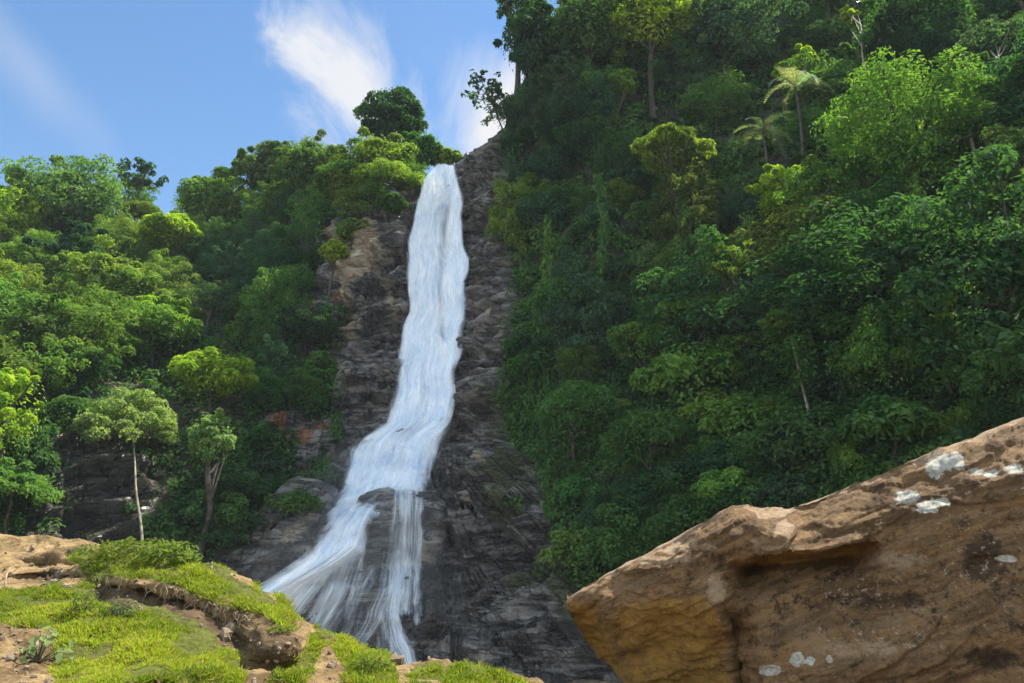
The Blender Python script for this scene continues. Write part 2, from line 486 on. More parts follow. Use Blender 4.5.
def tps(pts, vals, q, lam=1e-3):
    pts = np.asarray(pts, float) / 100; vals = np.asarray(vals, float); q = np.asarray(q, float) / 100
    k = lambda d2: np.where(d2 > 1e-12, 0.5 * d2 * np.log(np.maximum(d2, 1e-12)), 0)
    m = len(pts); d2 = ((pts[:, None] - pts[None]) ** 2).sum(-1)
    A = np.zeros((m + 3, m + 3)); A[:m, :m] = k(d2) + lam * np.eye(m); A[:m, m] = 1; A[:m, m + 1:] = pts
    A[m:, :m] = A[:m, m:].T
    w = np.linalg.solve(A, np.concatenate([vals, [0, 0, 0]]))
    sh = q.shape[:-1]; q = q.reshape(-1, 2); out = np.empty(len(q))
    for i in range(0, len(q), 20000):
        s = q[i:i + 20000]; d2 = ((s[:, None] - pts[None]) ** 2).sum(-1)
        out[i:i + 20000] = k(d2) @ w[:m] + w[m] + s @ w[m + 1:]
    return out.reshape(sh)


# ------------------------------------------------------------------ rocks in the fall
def outline_rock(name, poly, Y, thick, amp, seed, lab, nr=46, na=150, p=0.75, atts=None):
    """a closed stone: rings between the outline (its equator) and a bulging front and back"""
    poly = np.array(poly, float); c = poly.mean(0)
    seg = np.concatenate([poly, poly[:1]]); L = np.concatenate([[0], np.cumsum(np.hypot(*np.diff(seg, axis=0).T))])
    s = np.linspace(0, L[-1], na, endpoint=False)
    bx = np.interp(s, L, seg[:, 0]); by = np.interp(s, L, seg[:, 1])
    ph = np.linspace(0.02, math.pi - 0.02, nr)
    rr = np.sin(ph) ** p; dd = np.sign(np.cos(ph)) * np.abs(np.cos(ph)) ** p
    C3 = W(c[0], c[1], Y); B = W(bx, by, np.full(na, Y)) - C3
    P = C3 + B[None] * rr[:, None, None] + np.array([0, -1.0, 0.12]) * (thick * dd)[:, None, None]
    nn = unit(P - C3)
    bandq = np.stack([P[..., 0] * .4, P[..., 1] * .4, (P[..., 2] - P[..., 0] * .3) * 1.3], -1)
    P = P + nn * (amp * (0.6 * fbm(P, 0.45, 4, seed) + 0.5 * ridge(bandq, 0.6, 4, seed + 3)))[..., None]
    px, py = to_px(P)
    at = {'pale': 0.5 * S(fbm(P, 0.4, 3, seed), 0.1, 0.5), 'ochre': 0 * px, 'soil': 0 * px, 'moss': 0.45 * S(fbm(P, 0.5, 3, seed + 9), 0.0, 0.5)}
    F = grid_faces(nr, na, True)
    o = link(name, mk_mesh(name, P, F, at), CLIFF)
    bot = P.reshape(-1, 3)[P.reshape(-1, 3)[:, 2].argmin()]
    o.data.transform(__import__('mathutils').Matrix.Translation(-Vector(bot))); o.location = bot
    return tag(o, lab, 'boulder')


outline_rock('boulder', [(356,512),(364,500),(385,495),(412,494),(438,498),(448,515),(446,545),(440,572),(420,590),(392,592),(374,583),(362,560),(357,535)],
             50.6, 3.1, 0.9, 21, 'dark blocky boulder splitting the lower waterfall, thin veils of water down its face')
outline_rock('rock_slab', [(205,590),(232,556),(262,520),(288,490),(306,482),(326,484),(340,492),(336,515),(318,545),(300,566),(280,578),(250,596)],
             49.5, 2.8, 0.8, 31, 'rounded brown rock slab at the foot of the waterfall beside green bushes')
outline_rock('rock_slab', [(470,468),(500,462),(530,466),(540,480),(528,498),(500,505),(470,512),(452,500)],
             51.8, 2.0, 0.7, 35, 'smooth pale grey rock shelf jutting from the cliff under mossy greenery')
outline_rock('boulder', [(318,606),(345,582),(385,590),(408,605),(410,640),(380,656),(340,650),(312,632)],
             46.0, 1.6, 0.7, 37, 'low wet rock with thin rivulets below the blocky boulder')

# ------------------------------------------------------------------ waterfall
def water_material():
    m, n = new_mat('falling water')
    uv = n('ShaderNodeTexCoord').outputs['UV']
    de = n('ShaderNodeAttribute', attribute_name='dens').outputs['Fac']
    s1 = n('ShaderNodeTexNoise', ins={'Vector': n('ShaderNodeMapping', ins={'Vector': uv, 'Scale': (2.6, 0.14, 1)}).outputs[0], 'Scale': 1.0, 'Detail': 7.0, 'Roughness': 0.62, 'Distortion': 0.12}).outputs[0]
    s2 = n('ShaderNodeTexNoise', ins={'Vector': n('ShaderNodeMapping', ins={'Vector': uv, 'Scale': (8.5, 0.4, 1), 'Location': (3, 8, 0)}).outputs[0], 'Scale': 1.0, 'Detail': 6.0, 'Roughness': 0.65, 'Distortion': 0.1}).outputs[0]
    s3 = n('ShaderNodeTexNoise', ins={'Vector': n('ShaderNodeMapping', ins={'Vector': uv, 'Scale': (1.0, 0.42, 1), 'Location': (9, 2, 0)}).outputs[0], 'Scale': 0.8, 'Detail': 9.0, 'Roughness': 0.66, 'Distortion': 0.5}).outputs[0]
    v = math_n(n, 'ADD', math_n(n, 'MULTIPLY', s1, 0.4), math_n(n, 'ADD', math_n(n, 'MULTIPLY', s2, 0.2), math_n(n, 'MULTIPLY', s3, 0.4)))
    v = math_n(n, 'ADD', math_n(n, 'MULTIPLY', math_n(n, 'SUBTRACT', v, 0.5), 2.6), math_n(n, 'MULTIPLY', de, 1.0))
    alpha = math_n(n, 'MULTIPLY', sstep(n, v, -0.05, 1.0), 0.97)
    body = mix_c(n, sstep(n, math_n(n, 'ADD', math_n(n, 'MULTIPLY', s3, .65), math_n(n, 'MULTIPLY', s2, .35)), 0.38, 0.60), (0.62, 0.77, 0.97), (0.90, 0.95, 1.0))
    hgt = math_n(n, 'ADD', math_n(n, 'MULTIPLY', s1, .6), math_n(n, 'MULTIPLY', s3, 1.2))
    bp = n('ShaderNodeBump', ins={'Strength': 0.45, 'Distance': 0.4, 'Height': hgt})
    d = n('ShaderNodeBsdfPrincipled', ins={'Base Color': body, 'Roughness': 0.5, 'Normal': bp.outputs[0]})
    tl = n('ShaderNodeBsdfTranslucent', ins={'Color': body})
    mx = n('ShaderNodeMixShader', ins={0: 0.08, 1: d.outputs[0], 2: tl.outputs[0]})
    tp = n('ShaderNodeBsdfTransparent')
    mm = n('ShaderNodeMixShader', ins={0: alpha, 1: tp.outputs[0], 2: mx.outputs[0]})
    n('ShaderNodeOutputMaterial', ins={'Surface': mm.outputs[0]})
    return m


WATER = water_material()
ROCKBVH = [BVH]
for o in COL.objects:
    if o.name.startswith(('boulder', 'rock_slab')):
        mw = np.array(o.location); vs = np.empty(len(o.data.vertices) * 3); o.data.vertices.foreach_get('co', vs)
        fs = np.empty(len(o.data.loops), int); o.data.loops.foreach_get('vertex_index', fs)
        ROCKBVH.append(BVHTree.FromPolygons((vs.reshape(-1, 3) + mw).tolist(), fs.reshape(-1, 4).tolist()))


def depth_at(px, py, allrock=True):
    r = Vector(ray(px, py)).normalized(); best = None
    for b in (ROCKBVH if allrock else ROCKBVH[:1]):
        h = b.ray_cast(Vector((0, 0, CAMZ)), r)
        if h[0] is not None and (best is None or h[0][1] < best): best = h[0][1]
    return best


FL = np.array([(164,437,457),(172,431,459),(180,425,461),(200,418,463),(230,412,466),(260,409,468),(290,407,469),(320,405,467),(345,403,462),(370,398,458),(395,394,456),(410,391,452),(422,387,449),(430,376,446),(440,358,443),(450,350,440),(470,344,434),(486,340,428),(498,335,418),(507,331,398),(517,326,382),(528,320,372),(553,303,370),(566,289,352),(580,268,328),(590,254,310),(606,238,292),(640,215,268),(660,205,255)], float)
nu, nvw = 60, 260
pyw = np.linspace(164, 655, nvw)
Lw = np.interp(pyw, FL[:, 0], FL[:, 1]); Rw = np.interp(pyw, FL[:, 0], FL[:, 2])
Lw = Lw + 4.0 * vnoise(np.stack([pyw / 22, 0 * pyw, 0 * pyw], -1), 5); Rw = Rw + 3.0 * vnoise(np.stack([pyw / 22, 0 * pyw + 9, 0 * pyw], -1), 6)
uu = np.linspace(0, 1, nu)
wpx = Lw[:, None] + (Rw - Lw)[:, None] * uu; wpy = np.broadcast_to(pyw[:, None], wpx.shape) + 6 * np.sin(uu * 7)[None] * S(pyw, 400, 470)[:, None]
wd = np.array([[depth_at(wpx[i, j], max(wpy[i, j], 176)) or 62.0 for j in range(0, nu, 3)] for i in range(0, nvw, 3)])
wd = gsm(gsm(wd, 4, 0), 2, 1) - 0.55
ii = np.interp(np.arange(nvw), np.arange(0, nvw, 3), np.arange(wd.shape[0])); jj = np.interp(np.arange(nu), np.arange(0, nu, 3), np.arange(wd.shape[1]))
i0 = np.floor(ii).astype(int); i1 = np.minimum(i0 + 1, wd.shape[0] - 1); fi = (ii - i0)[:, None]
j0 = np.floor(jj).astype(int); j1 = np.minimum(j0 + 1, wd.shape[1] - 1); fj = (jj - j0)[None]
wd = (wd[i0][:, j0] * (1 - fi) * (1 - fj) + wd[i1][:, j0] * fi * (1 - fj) + wd[i0][:, j1] * (1 - fi) * fj + wd[i1][:, j1] * fi * fj)
waterfall = None
for k, (off, dens0, grow) in enumerate(((0.35, 1.0, 2), (0.75, 0.55, 5), (1.15, 0.26, 9))):
    gx = wpx + (uu - 0.5)[None] * 2 * grow * (.15 + .85 * S(pyw, 190, 430))[:, None]
    P = W(gx, wpy, wd - off)
    vl = np.concatenate([[0], np.cumsum(np.linalg.norm(np.diff(P[:, nu // 2], axis=0), axis=1))])
    width = np.linalg.norm(P[:, -1] - P[:, 0], axis=1)
    U = (uu[None] - 0.5) * width[:, None] + 31.0 * k; V = np.broadcast_to(vl[:, None], U.shape) + 13.0 * k
    st = fbm(np.stack([U * 1.3, V * 0.13, 0 * U], -1), 1.0, 4, 80 + k)
    P = P + np.array([0, -1, 0.2]) * (0.45 * st)[..., None]
    edge = np.minimum(uu, 1 - uu)[None] * width[:, None]
    dens = dens0 * np.ones_like(U) - 1.0 * (1 - S(edge, 0.0, 0.45 + .5 * S(pyw, 200, 420)[:, None])) + 0.3 * S(pyw, 520, 570)[:, None] - .25 * S(pyw, 430, 520)[:, None] * S(uu, .6, 1)[None]
    # the centre of the upper fall is thinner, darker rock showing
    dens = dens - 0.45 * blob(wpx, wpy, 444, 225, 9, 45) - 0.4 * blob(wpx, wpy, 441, 320, 6, 45) - 0.3 * blob(wpx, wpy, 425, 400, 5, 30) - 0.3 * blob(wpx, wpy, 395, 470, 12, 8)
    me = mk_mesh('waterfall', P, grid_faces(nvw, nu), {'dens': dens}, uv=np.stack([U, V], -1))
    if k == 0:
        waterfall = tag(link('waterfall', me, WATER), 'tall white waterfall pouring down the rock cliff', 'waterfall', kind='structure')
    else: link('water_veil', me, WATER, waterfall)


def rivulet(pts, w0, w1, dens0, seed, noff=0.15):
    pts = np.array(pts, float); L = np.concatenate([[0], np.cumsum(np.hypot(*np.diff(pts, axis=0).T))])
    ns = max(14, int(L[-1] / 2)); s = np.linspace(0, L[-1], ns)
    x = np.interp(s, L, pts[:, 0]); y = np.interp(s, L, pts[:, 1]); t = s / L[-1]
    x = x + 1.2 * vnoise(np.stack([s / 14, 0 * s + seed, 0 * s], -1), seed)
    wv = w0 + (w1 - w0) * t; nn_ = 11; u = np.linspace(-1, 1, nn_)
    gx = x[:, None] + u[None] * wv[:, None]; gy = np.broadcast_to(y[:, None], gx.shape)
    d = np.array([[depth_at(gx[i, j], gy[i, j]) or 50 for j in range(nn_)] for i in range(ns)])
    d = gsm(np.minimum(d, np.minimum(np.vstack([d[1:], d[-1:]]), np.vstack([d[:1], d[:-1]]))), 3, 0).min(1, keepdims=True) - noff + 0 * d
    P = W(gx, gy, d); vl = np.concatenate([[0], np.cumsum(np.linalg.norm(np.diff(P[:, 5], axis=0), axis=1))])
    U = u[None] * wv[:, None] / FPX * 135 + seed * 3.3; V = np.broadcast_to(vl[:, None] + seed * 5.1, U.shape)
    ends = np.minimum(1, np.minimum(s, L[-1] - s) / 7)[:, None]
    dens = dens0 - 1.05 * S(np.abs(u), 0.0, 1.0)[None] - .8 * (1 - ends) + 0 * U
    me = mk_mesh('rivulet', P, grid_faces(ns, nn_), {'dens': dens}, uv=np.stack([U, V], -1))
    link('rivulet', me, WATER, waterfall)


RIV = [
 ([(411,478),(410,520),(407,560),(402,620)], 30, 38, 0.42), ([(404,478),(402,520),(399,610)], 17, 20, 0.42), ([(420,478),(419,520),(416,610)], 12, 14, 0.36),
 ([(397,484),(393,530),(389,600)], 10, 14, 0.30), ([(401,560),(394,605),(391,625),(397,645),(412,672)], 22, 20, 0.48), ([(398,545),(390,610),(396,672)], 44, 46, 0.30),
 ([(421,536),(415,565),(417,590),(419,630)], 9, 10, 0.38), ([(394,596),(396,625),(405,645),(416,672)], 10, 14, 0.55),
 ([(342,548),(330,590),(322,605),(304,640)], 20, 26, 0.42), ([(362,540),(357,580),(350,600),(346,625)], 15, 16, 0.32), ([(354,552),(338,600),(312,645)], 34, 44, 0.40), ([(388,582),(372,622),(348,660)], 30, 36, 0.28),
 ([(342,524),(318,575),(284,618)], 28, 38, 0.62), ([(372,560),(360,600),(345,640)], 30, 34, 0.24),
]
for k, (p, a, b, d) in enumerate(RIV): rivulet(p, a, b, d, 3 + k)

# ------------------------------------------------------------------ the big brown boulder
def boulder_material():
    m, n = new_mat('weathered brown stone')
    P = n('ShaderNodeTexCoord').outputs['Object']
    mp = n('ShaderNodeMapping', ins={'Vector': P, 'Rotation': (0.0, -0.42, 0.12), 'Scale': (0.8, 1.0, 5.5)}).outputs[0]
    rot = n('ShaderNodeMapping', ins={'Vector': P, 'Rotation': (0.0, 0.38, 0.0)}).outputs[0]
    mp = n('ShaderNodeMapping', ins={'Vector': rot, 'Scale': (0.7, 1.0, 5.0)}).outputs[0]
    st = n('ShaderNodeTexNoise', ins={'Vector': mp, 'Scale': 1.6, 'Detail': 10.0, 'Roughness': 0.72, 'Distortion': 0.8}).outputs[0]
    bl = n('ShaderNodeTexNoise', ins={'Vector': P, 'Scale': 1.1, 'Detail': 6.0, 'Roughness': 0.6}).outputs[0]
    gr = n('ShaderNodeTexNoise', ins={'Vector': P, 'Scale': 24.0, 'Detail': 7.0, 'Roughness': 0.78}).outputs[0]
    sp = n('ShaderNodeTexNoise', ins={'Vector': P, 'Scale': 9.0, 'Detail': 10.0, 'Roughness': 0.78, 'Distortion': 0.25}).outputs[0]
    a = lambda nm: n('ShaderNodeAttribute', attribute_name=nm).outputs['Fac']
    br = lambda nm, tex, k: sstep(n, math_n(n, 'ADD', a(nm), math_n(n, 'MULTIPLY', math_n(n, 'SUBTRACT', tex, 0.5), k)), 0.42, 0.58)
    c = mix_c(n, sstep(n, st, 0.36, 0.64), (0.12, 0.064, 0.024), (0.38, 0.225, 0.10))
    c = mix_c(n, math_n(n, 'MULTIPLY', sstep(n, bl, 0.50, 0.68), 0.6), c, (0.38, 0.25, 0.13))
    c = mix_c(n, math_n(n, 'MULTIPLY', sstep(n, sp, 0.50, 0.62), 0.8), c, (0.050, 0.030, 0.015))
    c = mix_c(n, math_n(n, 'MULTIPLY', sstep(n, gr, 0.55, 0.68), 0.6), c, (0.46, 0.32, 0.165))
    c = mix_c(n, math_n(n, 'MULTIPLY', math_n(n, 'SUBTRACT', 1.0, sstep(n, gr, 0.34, 0.46)), 0.7), c, (0.05, 0.03, 0.014))
    c = mix_c(n, math_n(n, 'MULTIPLY', br('ochre', sp, 2.0), 0.8), c, mix_c(n, sstep(n, sp, 0.35, 0.65), (0.24, 0.125, 0.026), (0.54, 0.32, 0.07)))
    c = mix_c(n, math_n(n, 'MULTIPLY', br('tan', sp, 1.0), 0.8), c, mix_c(n, sstep(n, sp, 0.35, 0.65), (0.34, 0.22, 0.12), (0.62, 0.46, 0.30)))
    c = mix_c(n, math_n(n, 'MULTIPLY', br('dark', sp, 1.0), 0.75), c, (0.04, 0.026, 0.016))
    c = mix_c(n, math_n(n, 'MULTIPLY', br('speck', gr, 2.4), 0.8), c, (0.62, 0.52, 0.42))
    c = mix_c(n, math_n(n, 'MULTIPLY', br('lichen', sp, 2.0), 0.95), c, mix_c(n, sstep(n, gr, 0.4, 0.6), (0.50, 0.50, 0.42), (0.82, 0.80, 0.70)))
    hh = math_n(n, 'ADD', math_n(n, 'MULTIPLY', st, 0.3), math_n(n, 'ADD', math_n(n, 'MULTIPLY', sp, 0.6), math_n(n, 'MULTIPLY', gr, 0.4)))
    bp = n('ShaderNodeBump', ins={'Strength': 1.0, 'Distance': 0.16, 'Height': hh})
    bs = n('ShaderNodeBsdfPrincipled', ins={'Base Color': c, 'Roughness': 0.82, 'Specular IOR Level': 0.3, 'Normal': bp.outputs[0]})
    n('ShaderNodeOutputMaterial', ins={'Surface': bs.outputs[0]})
    return m


def pl(x, pts):
    pts = np.array(pts, float); return np.interp(x, pts[:, 0], pts[:, 1])


bcol = np.concatenate([np.linspace(567, 575, 8), np.linspace(576.5, 1030, 300), np.linspace(1034, 1330, 60)])
ctop = pl(bcol, [(567,600),(572,595),(600,580),(625,566),(650,553),(675,540),(700,526),(715,518),(733,508),(742,506),(750,509),(765,513),(785,511),(800,507),(825,497),(850,488),(880,476),(900,468),(930,456),(960,445),(985,437),(1000,429),(1024,419),(1100,392),(1200,365),(1280,372),(1330,420)])
ctop = gsm(ctop, 2, 0) + 1.2 * vnoise(np.stack([bcol / 11, 0 * bcol, 0 * bcol], -1), 3)
cbot = pl(bcol, [(567,602),(572,616),(585,640),(605,662),(625,678),(645,700),(700,730),(760,750),(1030,780),(1330,560)])
cdep = pl(bcol, [(567,7.7),(745,7.15),(1024,6.1),(1330,5.6)])
NF = 230
vf = np.linspace(0, 1, NF) ** 1.0
fpx = np.broadcast_to(bcol, (NF, len(bcol))); fpy = ctop[None] + (cbot - ctop)[None] * vf[:, None]
# relief of the near face: + is farther away, metres
RC = [(568,601,0),(600,581,0),(650,553,0),(700,526,0),(745,508,0),(800,508,0),(900,468,0),(1024,420,0),(1150,380,0),(1300,390,0),
 (600,600,-.18),(650,580,-.26),(700,555,-.30),(735,535,-.36),(770,535,-.55),(800,530,-.32),(850,515,-.28),(900,500,-.30),(960,480,-.34),(1024,455,-.34),(1150,430,-.4),
 (590,625,.12),(600,640,.28),(615,660,.40),(628,610,-.20),(625,640,-.05),(640,678,.12),(700,605,-.42),(722,620,-.40),(733,640,-.22),(735,680,-.20),(690,650,-.16),(660,640,-.06),(680,690,.10),
 (745,560,-.42),(790,552,-.58),(850,545,-.50),(870,545,-.42),
 (745,590,-.30),(800,600,-.38),(850,590,-.40),(900,560,-.42),(950,550,-.45),(1024,540,-.45),(760,650,-.48),(800,660,-.62),(860,650,-.66),(920,630,-.60),(980,620,-.58),(1024,620,-.58),
 (740,720,-.30),(800,740,-.45),(900,740,-.55),(1024,740,-.5),(1200,600,-.5),(1300,500,-.2)]
RC = np.array(RC)
rel = tps(RC[:, :2], RC[:, 2], np.stack([fpx, fpy], -1))
rel = rel * S(fpy - ctop[None], -1, 9)                                    # rounded top edge
ledge_y = pl(bcol, [(700,575),(735,560),(760,554),(800,551),(850,545),(880,541),(960,535)])
ledge_w = S(bcol, 722, 750) * (1 - S(bcol, 845, 885))
dl = fpy - ledge_y[None]
rel = rel + ledge_w[None] * 0.42 * S(dl, 0, 6) * (1 - S(dl, 10, 48))      # undercut below the ledge
crease = pl(fpy, [(560,700),(600,718),(630,730),(690,737)])
rel = rel + 0.16 * S(fpx - crease, -1, 3) * (1 - S(fpx - crease, 3, 30)) * S(fpy, 600, 625)
nose = S(blob(fpx, fpy, 772, 528, 24, 15), 0.3, 0.75)
rel = rel - 0.12 * nose
hollow = blob(fpx, fpy, 700, 553, 9, 5)
rel = rel + 0.10 * hollow
left_facet = pl(fpy, [(595,600),(625,603),(650,612),(690,640)])
rel = rel + 0.10 * (1 - S(fpx - left_facet, -4, 3)) * S(fpy - ctop[None], 14, 22)
FRONT = W(fpx, fpy, cdep[None] + rel)
# top and back of the stone, then its underside, closing the loop
depthw = pl(bcol, [(567,0.15),(600,0.9),(700,2.0),(1030,2.8),(1330,1.2)])
TOPP = []
depthw[:9] = np.linspace(.02, .3, 9)
for f, dz in ((0.05, 0.012), (0.14, 0.02), (0.28, 0.0), (0.45, -0.06), (0.65, -0.2), (0.85, -0.45), (1.0, -0.9)):
    TOPP.append(FRONT[0] + np.stack([0.25 * depthw * f, depthw * f, dz * .45 * depthw], -1))
BOTP = []
for f in (1.0, 0.66, 0.33):
    b_ = FRONT[-1] * (1 - f) + (FRONT[-1] + np.stack([0.25 * depthw, depthw, 0 * depthw + 0.1], -1)) * f
    BOTP.append(b_)
LOOP = np.concatenate([np.array(TOPP[::-1]), FRONT, np.array(BOTP[::-1])], 0)
nn = grid_normals(FRONT); nn = face_camera(FRONT, nn)
P0 = FRONT
c_, s_ = math.cos(0.40), math.sin(0.40)
sq = np.stack([(P0[..., 0] * c_ + P0[..., 2] * s_) * 0.5, P0[..., 1] * 0.6, (-P0[..., 0] * s_ + P0[..., 2] * c_) * 3.4], -1)
dsp = .016 * blocks(P0 * 4.0, .7, 2.6, 1.6, 241) + .008 * blocks(P0 * 4.0, .33, 1.3, 1.2, 251) + 0.05 * fbm(sq, 1.6, 6, 101) + 0.03 * ridge(sq, 1.3, 5, 105) + 0.018 * ridge(P0, 5.0, 4, 115) + 0.05 * fbm(P0, 2.2, 5, 107) + 0.02 * fbm(P0, 9, 3, 109)
LOOP[len(TOPP):len(TOPP) + NF] += nn * dsp[..., None]
LOOP[:len(TOPP), :, 2] += 0.03 * fbm(LOOP[:len(TOPP)], 2.0, 4, 111)
z_ = np.zeros_like(fpx)
och_bounce = np.maximum.reduce([in_poly(fpx, fpy, [(614,612),(650,598),(704,596),(722,622),(733,690),(640,690),(622,640)]) * 1.0,  # ochre stain with the ground's reflected light painted into it
      0.9 * in_poly(fpx, fpy, [(566,600),(598,605),(606,625),(618,655),(640,690),(590,690)]),
      0.95 * (ledge_w[None] * S(dl, 1, 4) * (1 - S(dl, 14, 26))), blob(fpx, fpy, 937, 583, 10, 8), 0.9 * blob(fpx, fpy, 918, 540, 7, 5), 0.55 * blob(fpx, fpy, 960, 450, 40, 12)])
tan_lit = np.maximum.reduce([1 - S(fpy - ctop[None], 2, 9) + z_, nose * S(fpx + fpy * 0.5, 1030, 1050), blob(fpx, fpy, 770, 543, 22, 9), 0.9 * blob(fpx, fpy, 690, 550, 40, 7), 0.55 * blob(fpx, fpy, 860, 650, 90, 16), 0.6 * blob(fpx, fpy, 905, 560, 50, 20),  # pale patches, plus sunlight painted along the top rim and lump edge
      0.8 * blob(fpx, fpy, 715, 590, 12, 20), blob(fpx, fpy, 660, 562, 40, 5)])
dark = np.maximum.reduce([0.6 * blob(fpx, fpy, 880, 600, 110, 20), 0.65 * blob(fpx, fpy, 985, 560, 45, 50), 0.6 * blob(fpx, fpy, 990, 660, 50, 30), 0.55 * blob(fpx, fpy, 720, 560, 20, 10), 0.5 * blob(fpx, fpy, 1000, 450, 30, 6), ledge_w[None] * blob(dl, 0 * dl, 16, 0, 12, 1) * 0.62])  # dark mottling, plus shade painted into the undercut below the ledge
lich = z_
for b in [(935,468,11,9),(945,463,12,8),(957,462,8,8),(976,470,7,5),(990,472,8,6),(1013,469,11,7),(906,495,14,7),(930,506,14,9),(942,503,10,6),(936,512,5,4),(799,660,9,8),(812,662,6,5),(829,660,4,5),(772,670,13,6),(1006,560,12,4),(795,508,4,3)]:
    lich = np.maximum(lich, blob(fpx, fpy, *b) * 1.05)
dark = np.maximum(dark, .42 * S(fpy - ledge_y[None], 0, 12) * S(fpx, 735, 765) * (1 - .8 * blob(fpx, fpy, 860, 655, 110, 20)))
spk = np.maximum.reduce([0.30 * blob(fpx, fpy, 980, 560, 70, 80), 0.30 * blob(fpx, fpy, 860, 590, 70, 40), 0.28 * blob(fpx, fpy, 900, 640, 110, 30)])
och_bounce = gsm(gsm(och_bounce, 6, 0), 5, 1)
e1, e2 = len(TOPP), len(BOTP)
ex = lambda a, t=0.0: np.concatenate([np.full((e1, len(bcol)), t), a, np.zeros((e2, len(bcol)))], 0)
LOOPW = np.concatenate([LOOP, LOOP[:1]], 0)
cl = lambda a: np.concatenate([a, a[:1]], 0)
org = LOOP[:, int(len(bcol) * .6)].mean(0)
me = mk_mesh('boulder', LOOPW - org, grid_faces(LOOPW.shape[0], len(bcol)), {'ochre': cl(ex(och_bounce)), 'tan': cl(ex(tan_lit, 0.75)), 'dark': cl(ex(dark)), 'lichen': cl(ex(lich)), 'speck': cl(ex(spk))})
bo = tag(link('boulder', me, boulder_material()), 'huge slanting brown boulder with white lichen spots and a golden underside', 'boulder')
bo.location = org

# ------------------------------------------------------------------ the near bank: earth, rock and grass
def bank_material():
    m, n = new_mat('sandy earth bank')
    P = n('ShaderNodeTexCoord').outputs['Object']
    a = n('ShaderNodeTexNoise', ins={'Vector': n('ShaderNodeMapping', ins={'Vector': P, 'Rotation': (0, 0.35, 0), 'Scale': (0.8, 0.8, 2.6)}).outputs[0], 'Scale': 1.3, 'Detail': 9.0, 'Roughness': 0.7, 'Distortion': 0.6}).outputs[0]
    f = n('ShaderNodeTexNoise', ins={'Vector': P, 'Scale': 9.0, 'Detail': 8.0, 'Roughness': 0.72}).outputs[0]
    at = lambda nm: n('ShaderNodeAttribute', attribute_name=nm).outputs['Fac']
    br = lambda nm, k: sstep(n, math_n(n, 'ADD', at(nm), math_n(n, 'MULTIPLY', math_n(n, 'SUBTRACT', f, 0.5), k)), 0.40, 0.60)
    c = mix_c(n, sstep(n, a, 0.36, 0.64), (0.115, 0.072, 0.032), (0.38, 0.262, 0.125))
    c = mix_c(n, math_n(n, 'MULTIPLY', sstep(n, f, 0.50, 0.66), 0.75), c, (0.065, 0.045, 0.026))
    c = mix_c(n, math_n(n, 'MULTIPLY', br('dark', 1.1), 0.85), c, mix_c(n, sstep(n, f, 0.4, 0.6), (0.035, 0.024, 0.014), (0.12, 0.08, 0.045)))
    c = mix_c(n, math_n(n, 'MULTIPLY', br('grass', 1.3), 0.9), c, mix_c(n, sstep(n, f, 0.35, 0.65), (0.045, 0.060, 0.010), (0.13, 0.15, 0.020)))
    hh = math_n(n, 'ADD', math_n(n, 'MULTIPLY', a, 0.7), math_n(n, 'MULTIPLY', f, 0.4))
    bp = n('ShaderNodeBump', ins={'Strength': 1.0, 'Distance': 0.2, 'Height': hh})
    bs = n('ShaderNodeBsdfPrincipled', ins={'Base Color': c, 'Roughness': 0.9, 'Specular IOR Level': 0.2, 'Normal': bp.outputs[0]})
    n('ShaderNodeOutputMaterial', ins={'Surface': bs.outputs[0]})
    return m


kcol = np.concatenate([np.linspace(-700, -20, 50), np.linspace(-16, 560, 290), np.linspace(570, 900, 40)])
ktop = pl(kcol, [(-700,480),(-300,520),(-60,541),(0,540),(40,538),(70,543),(95,551),(120,553),(150,550),(172,556),(200,568),(230,583),(260,602),(285,617),(310,632),(330,641),(352,650),(372,657),(392,664),(420,666),(470,672),(520,679),(560,690),(900,760)])
ktop = gsm(ktop, 2, 0) + 1.5 * vnoise(np.stack([kcol / 14, 0 * kcol, 0 * kcol], -1), 13)
NK = 190
kpy = ktop[None] + (np.linspace(0, 1, NK) ** 1.25)[:, None] * (920 - ktop)[None]
kpx = np.broadcast_to(kcol, kpy.shape)
KC = np.array([(-700,480,12.5),(-300,520,13.2),(0,540,13.0),(60,542,12.7),(110,553,12.0),(150,551,11.7),(200,569,11.2),(260,603,10.6),(310,633,10.2),(350,650,10.1),(420,666,10.0),(520,679,10.0),(650,710,9.0),(900,760,7.5),
 (-200,600,11.0),(20,570,11.8),(60,575,11.5),(0,600,10.4),(60,605,10.2),(110,570,11.0),(150,572,10.75),(90,590,10.6),(200,592,10.3),(240,606,10.0),(270,618,9.6),(300,638,9.4),
 (0,640,8.9),(60,640,8.9),(100,618,9.5),(150,625,9.35),(200,645,9.0),(250,668,8.9),(285,670,9.0),(310,668,9.2),(340,665,9.55),(380,675,9.4),(450,680,9.5),
 (0,680,7.6),(80,680,7.6),(160,680,7.7),(240,690,7.9),(320,700,8.0),(420,710,8.0),(520,720,7.8),
 (-600,900,4.0),(0,900,4.2),(300,900,4.2),(600,900,4.2),(900,900,4.0)])
kY = tps(KC[:, :2], KC[:, 2], np.stack([kpx, kpy], -1), 1e-2)
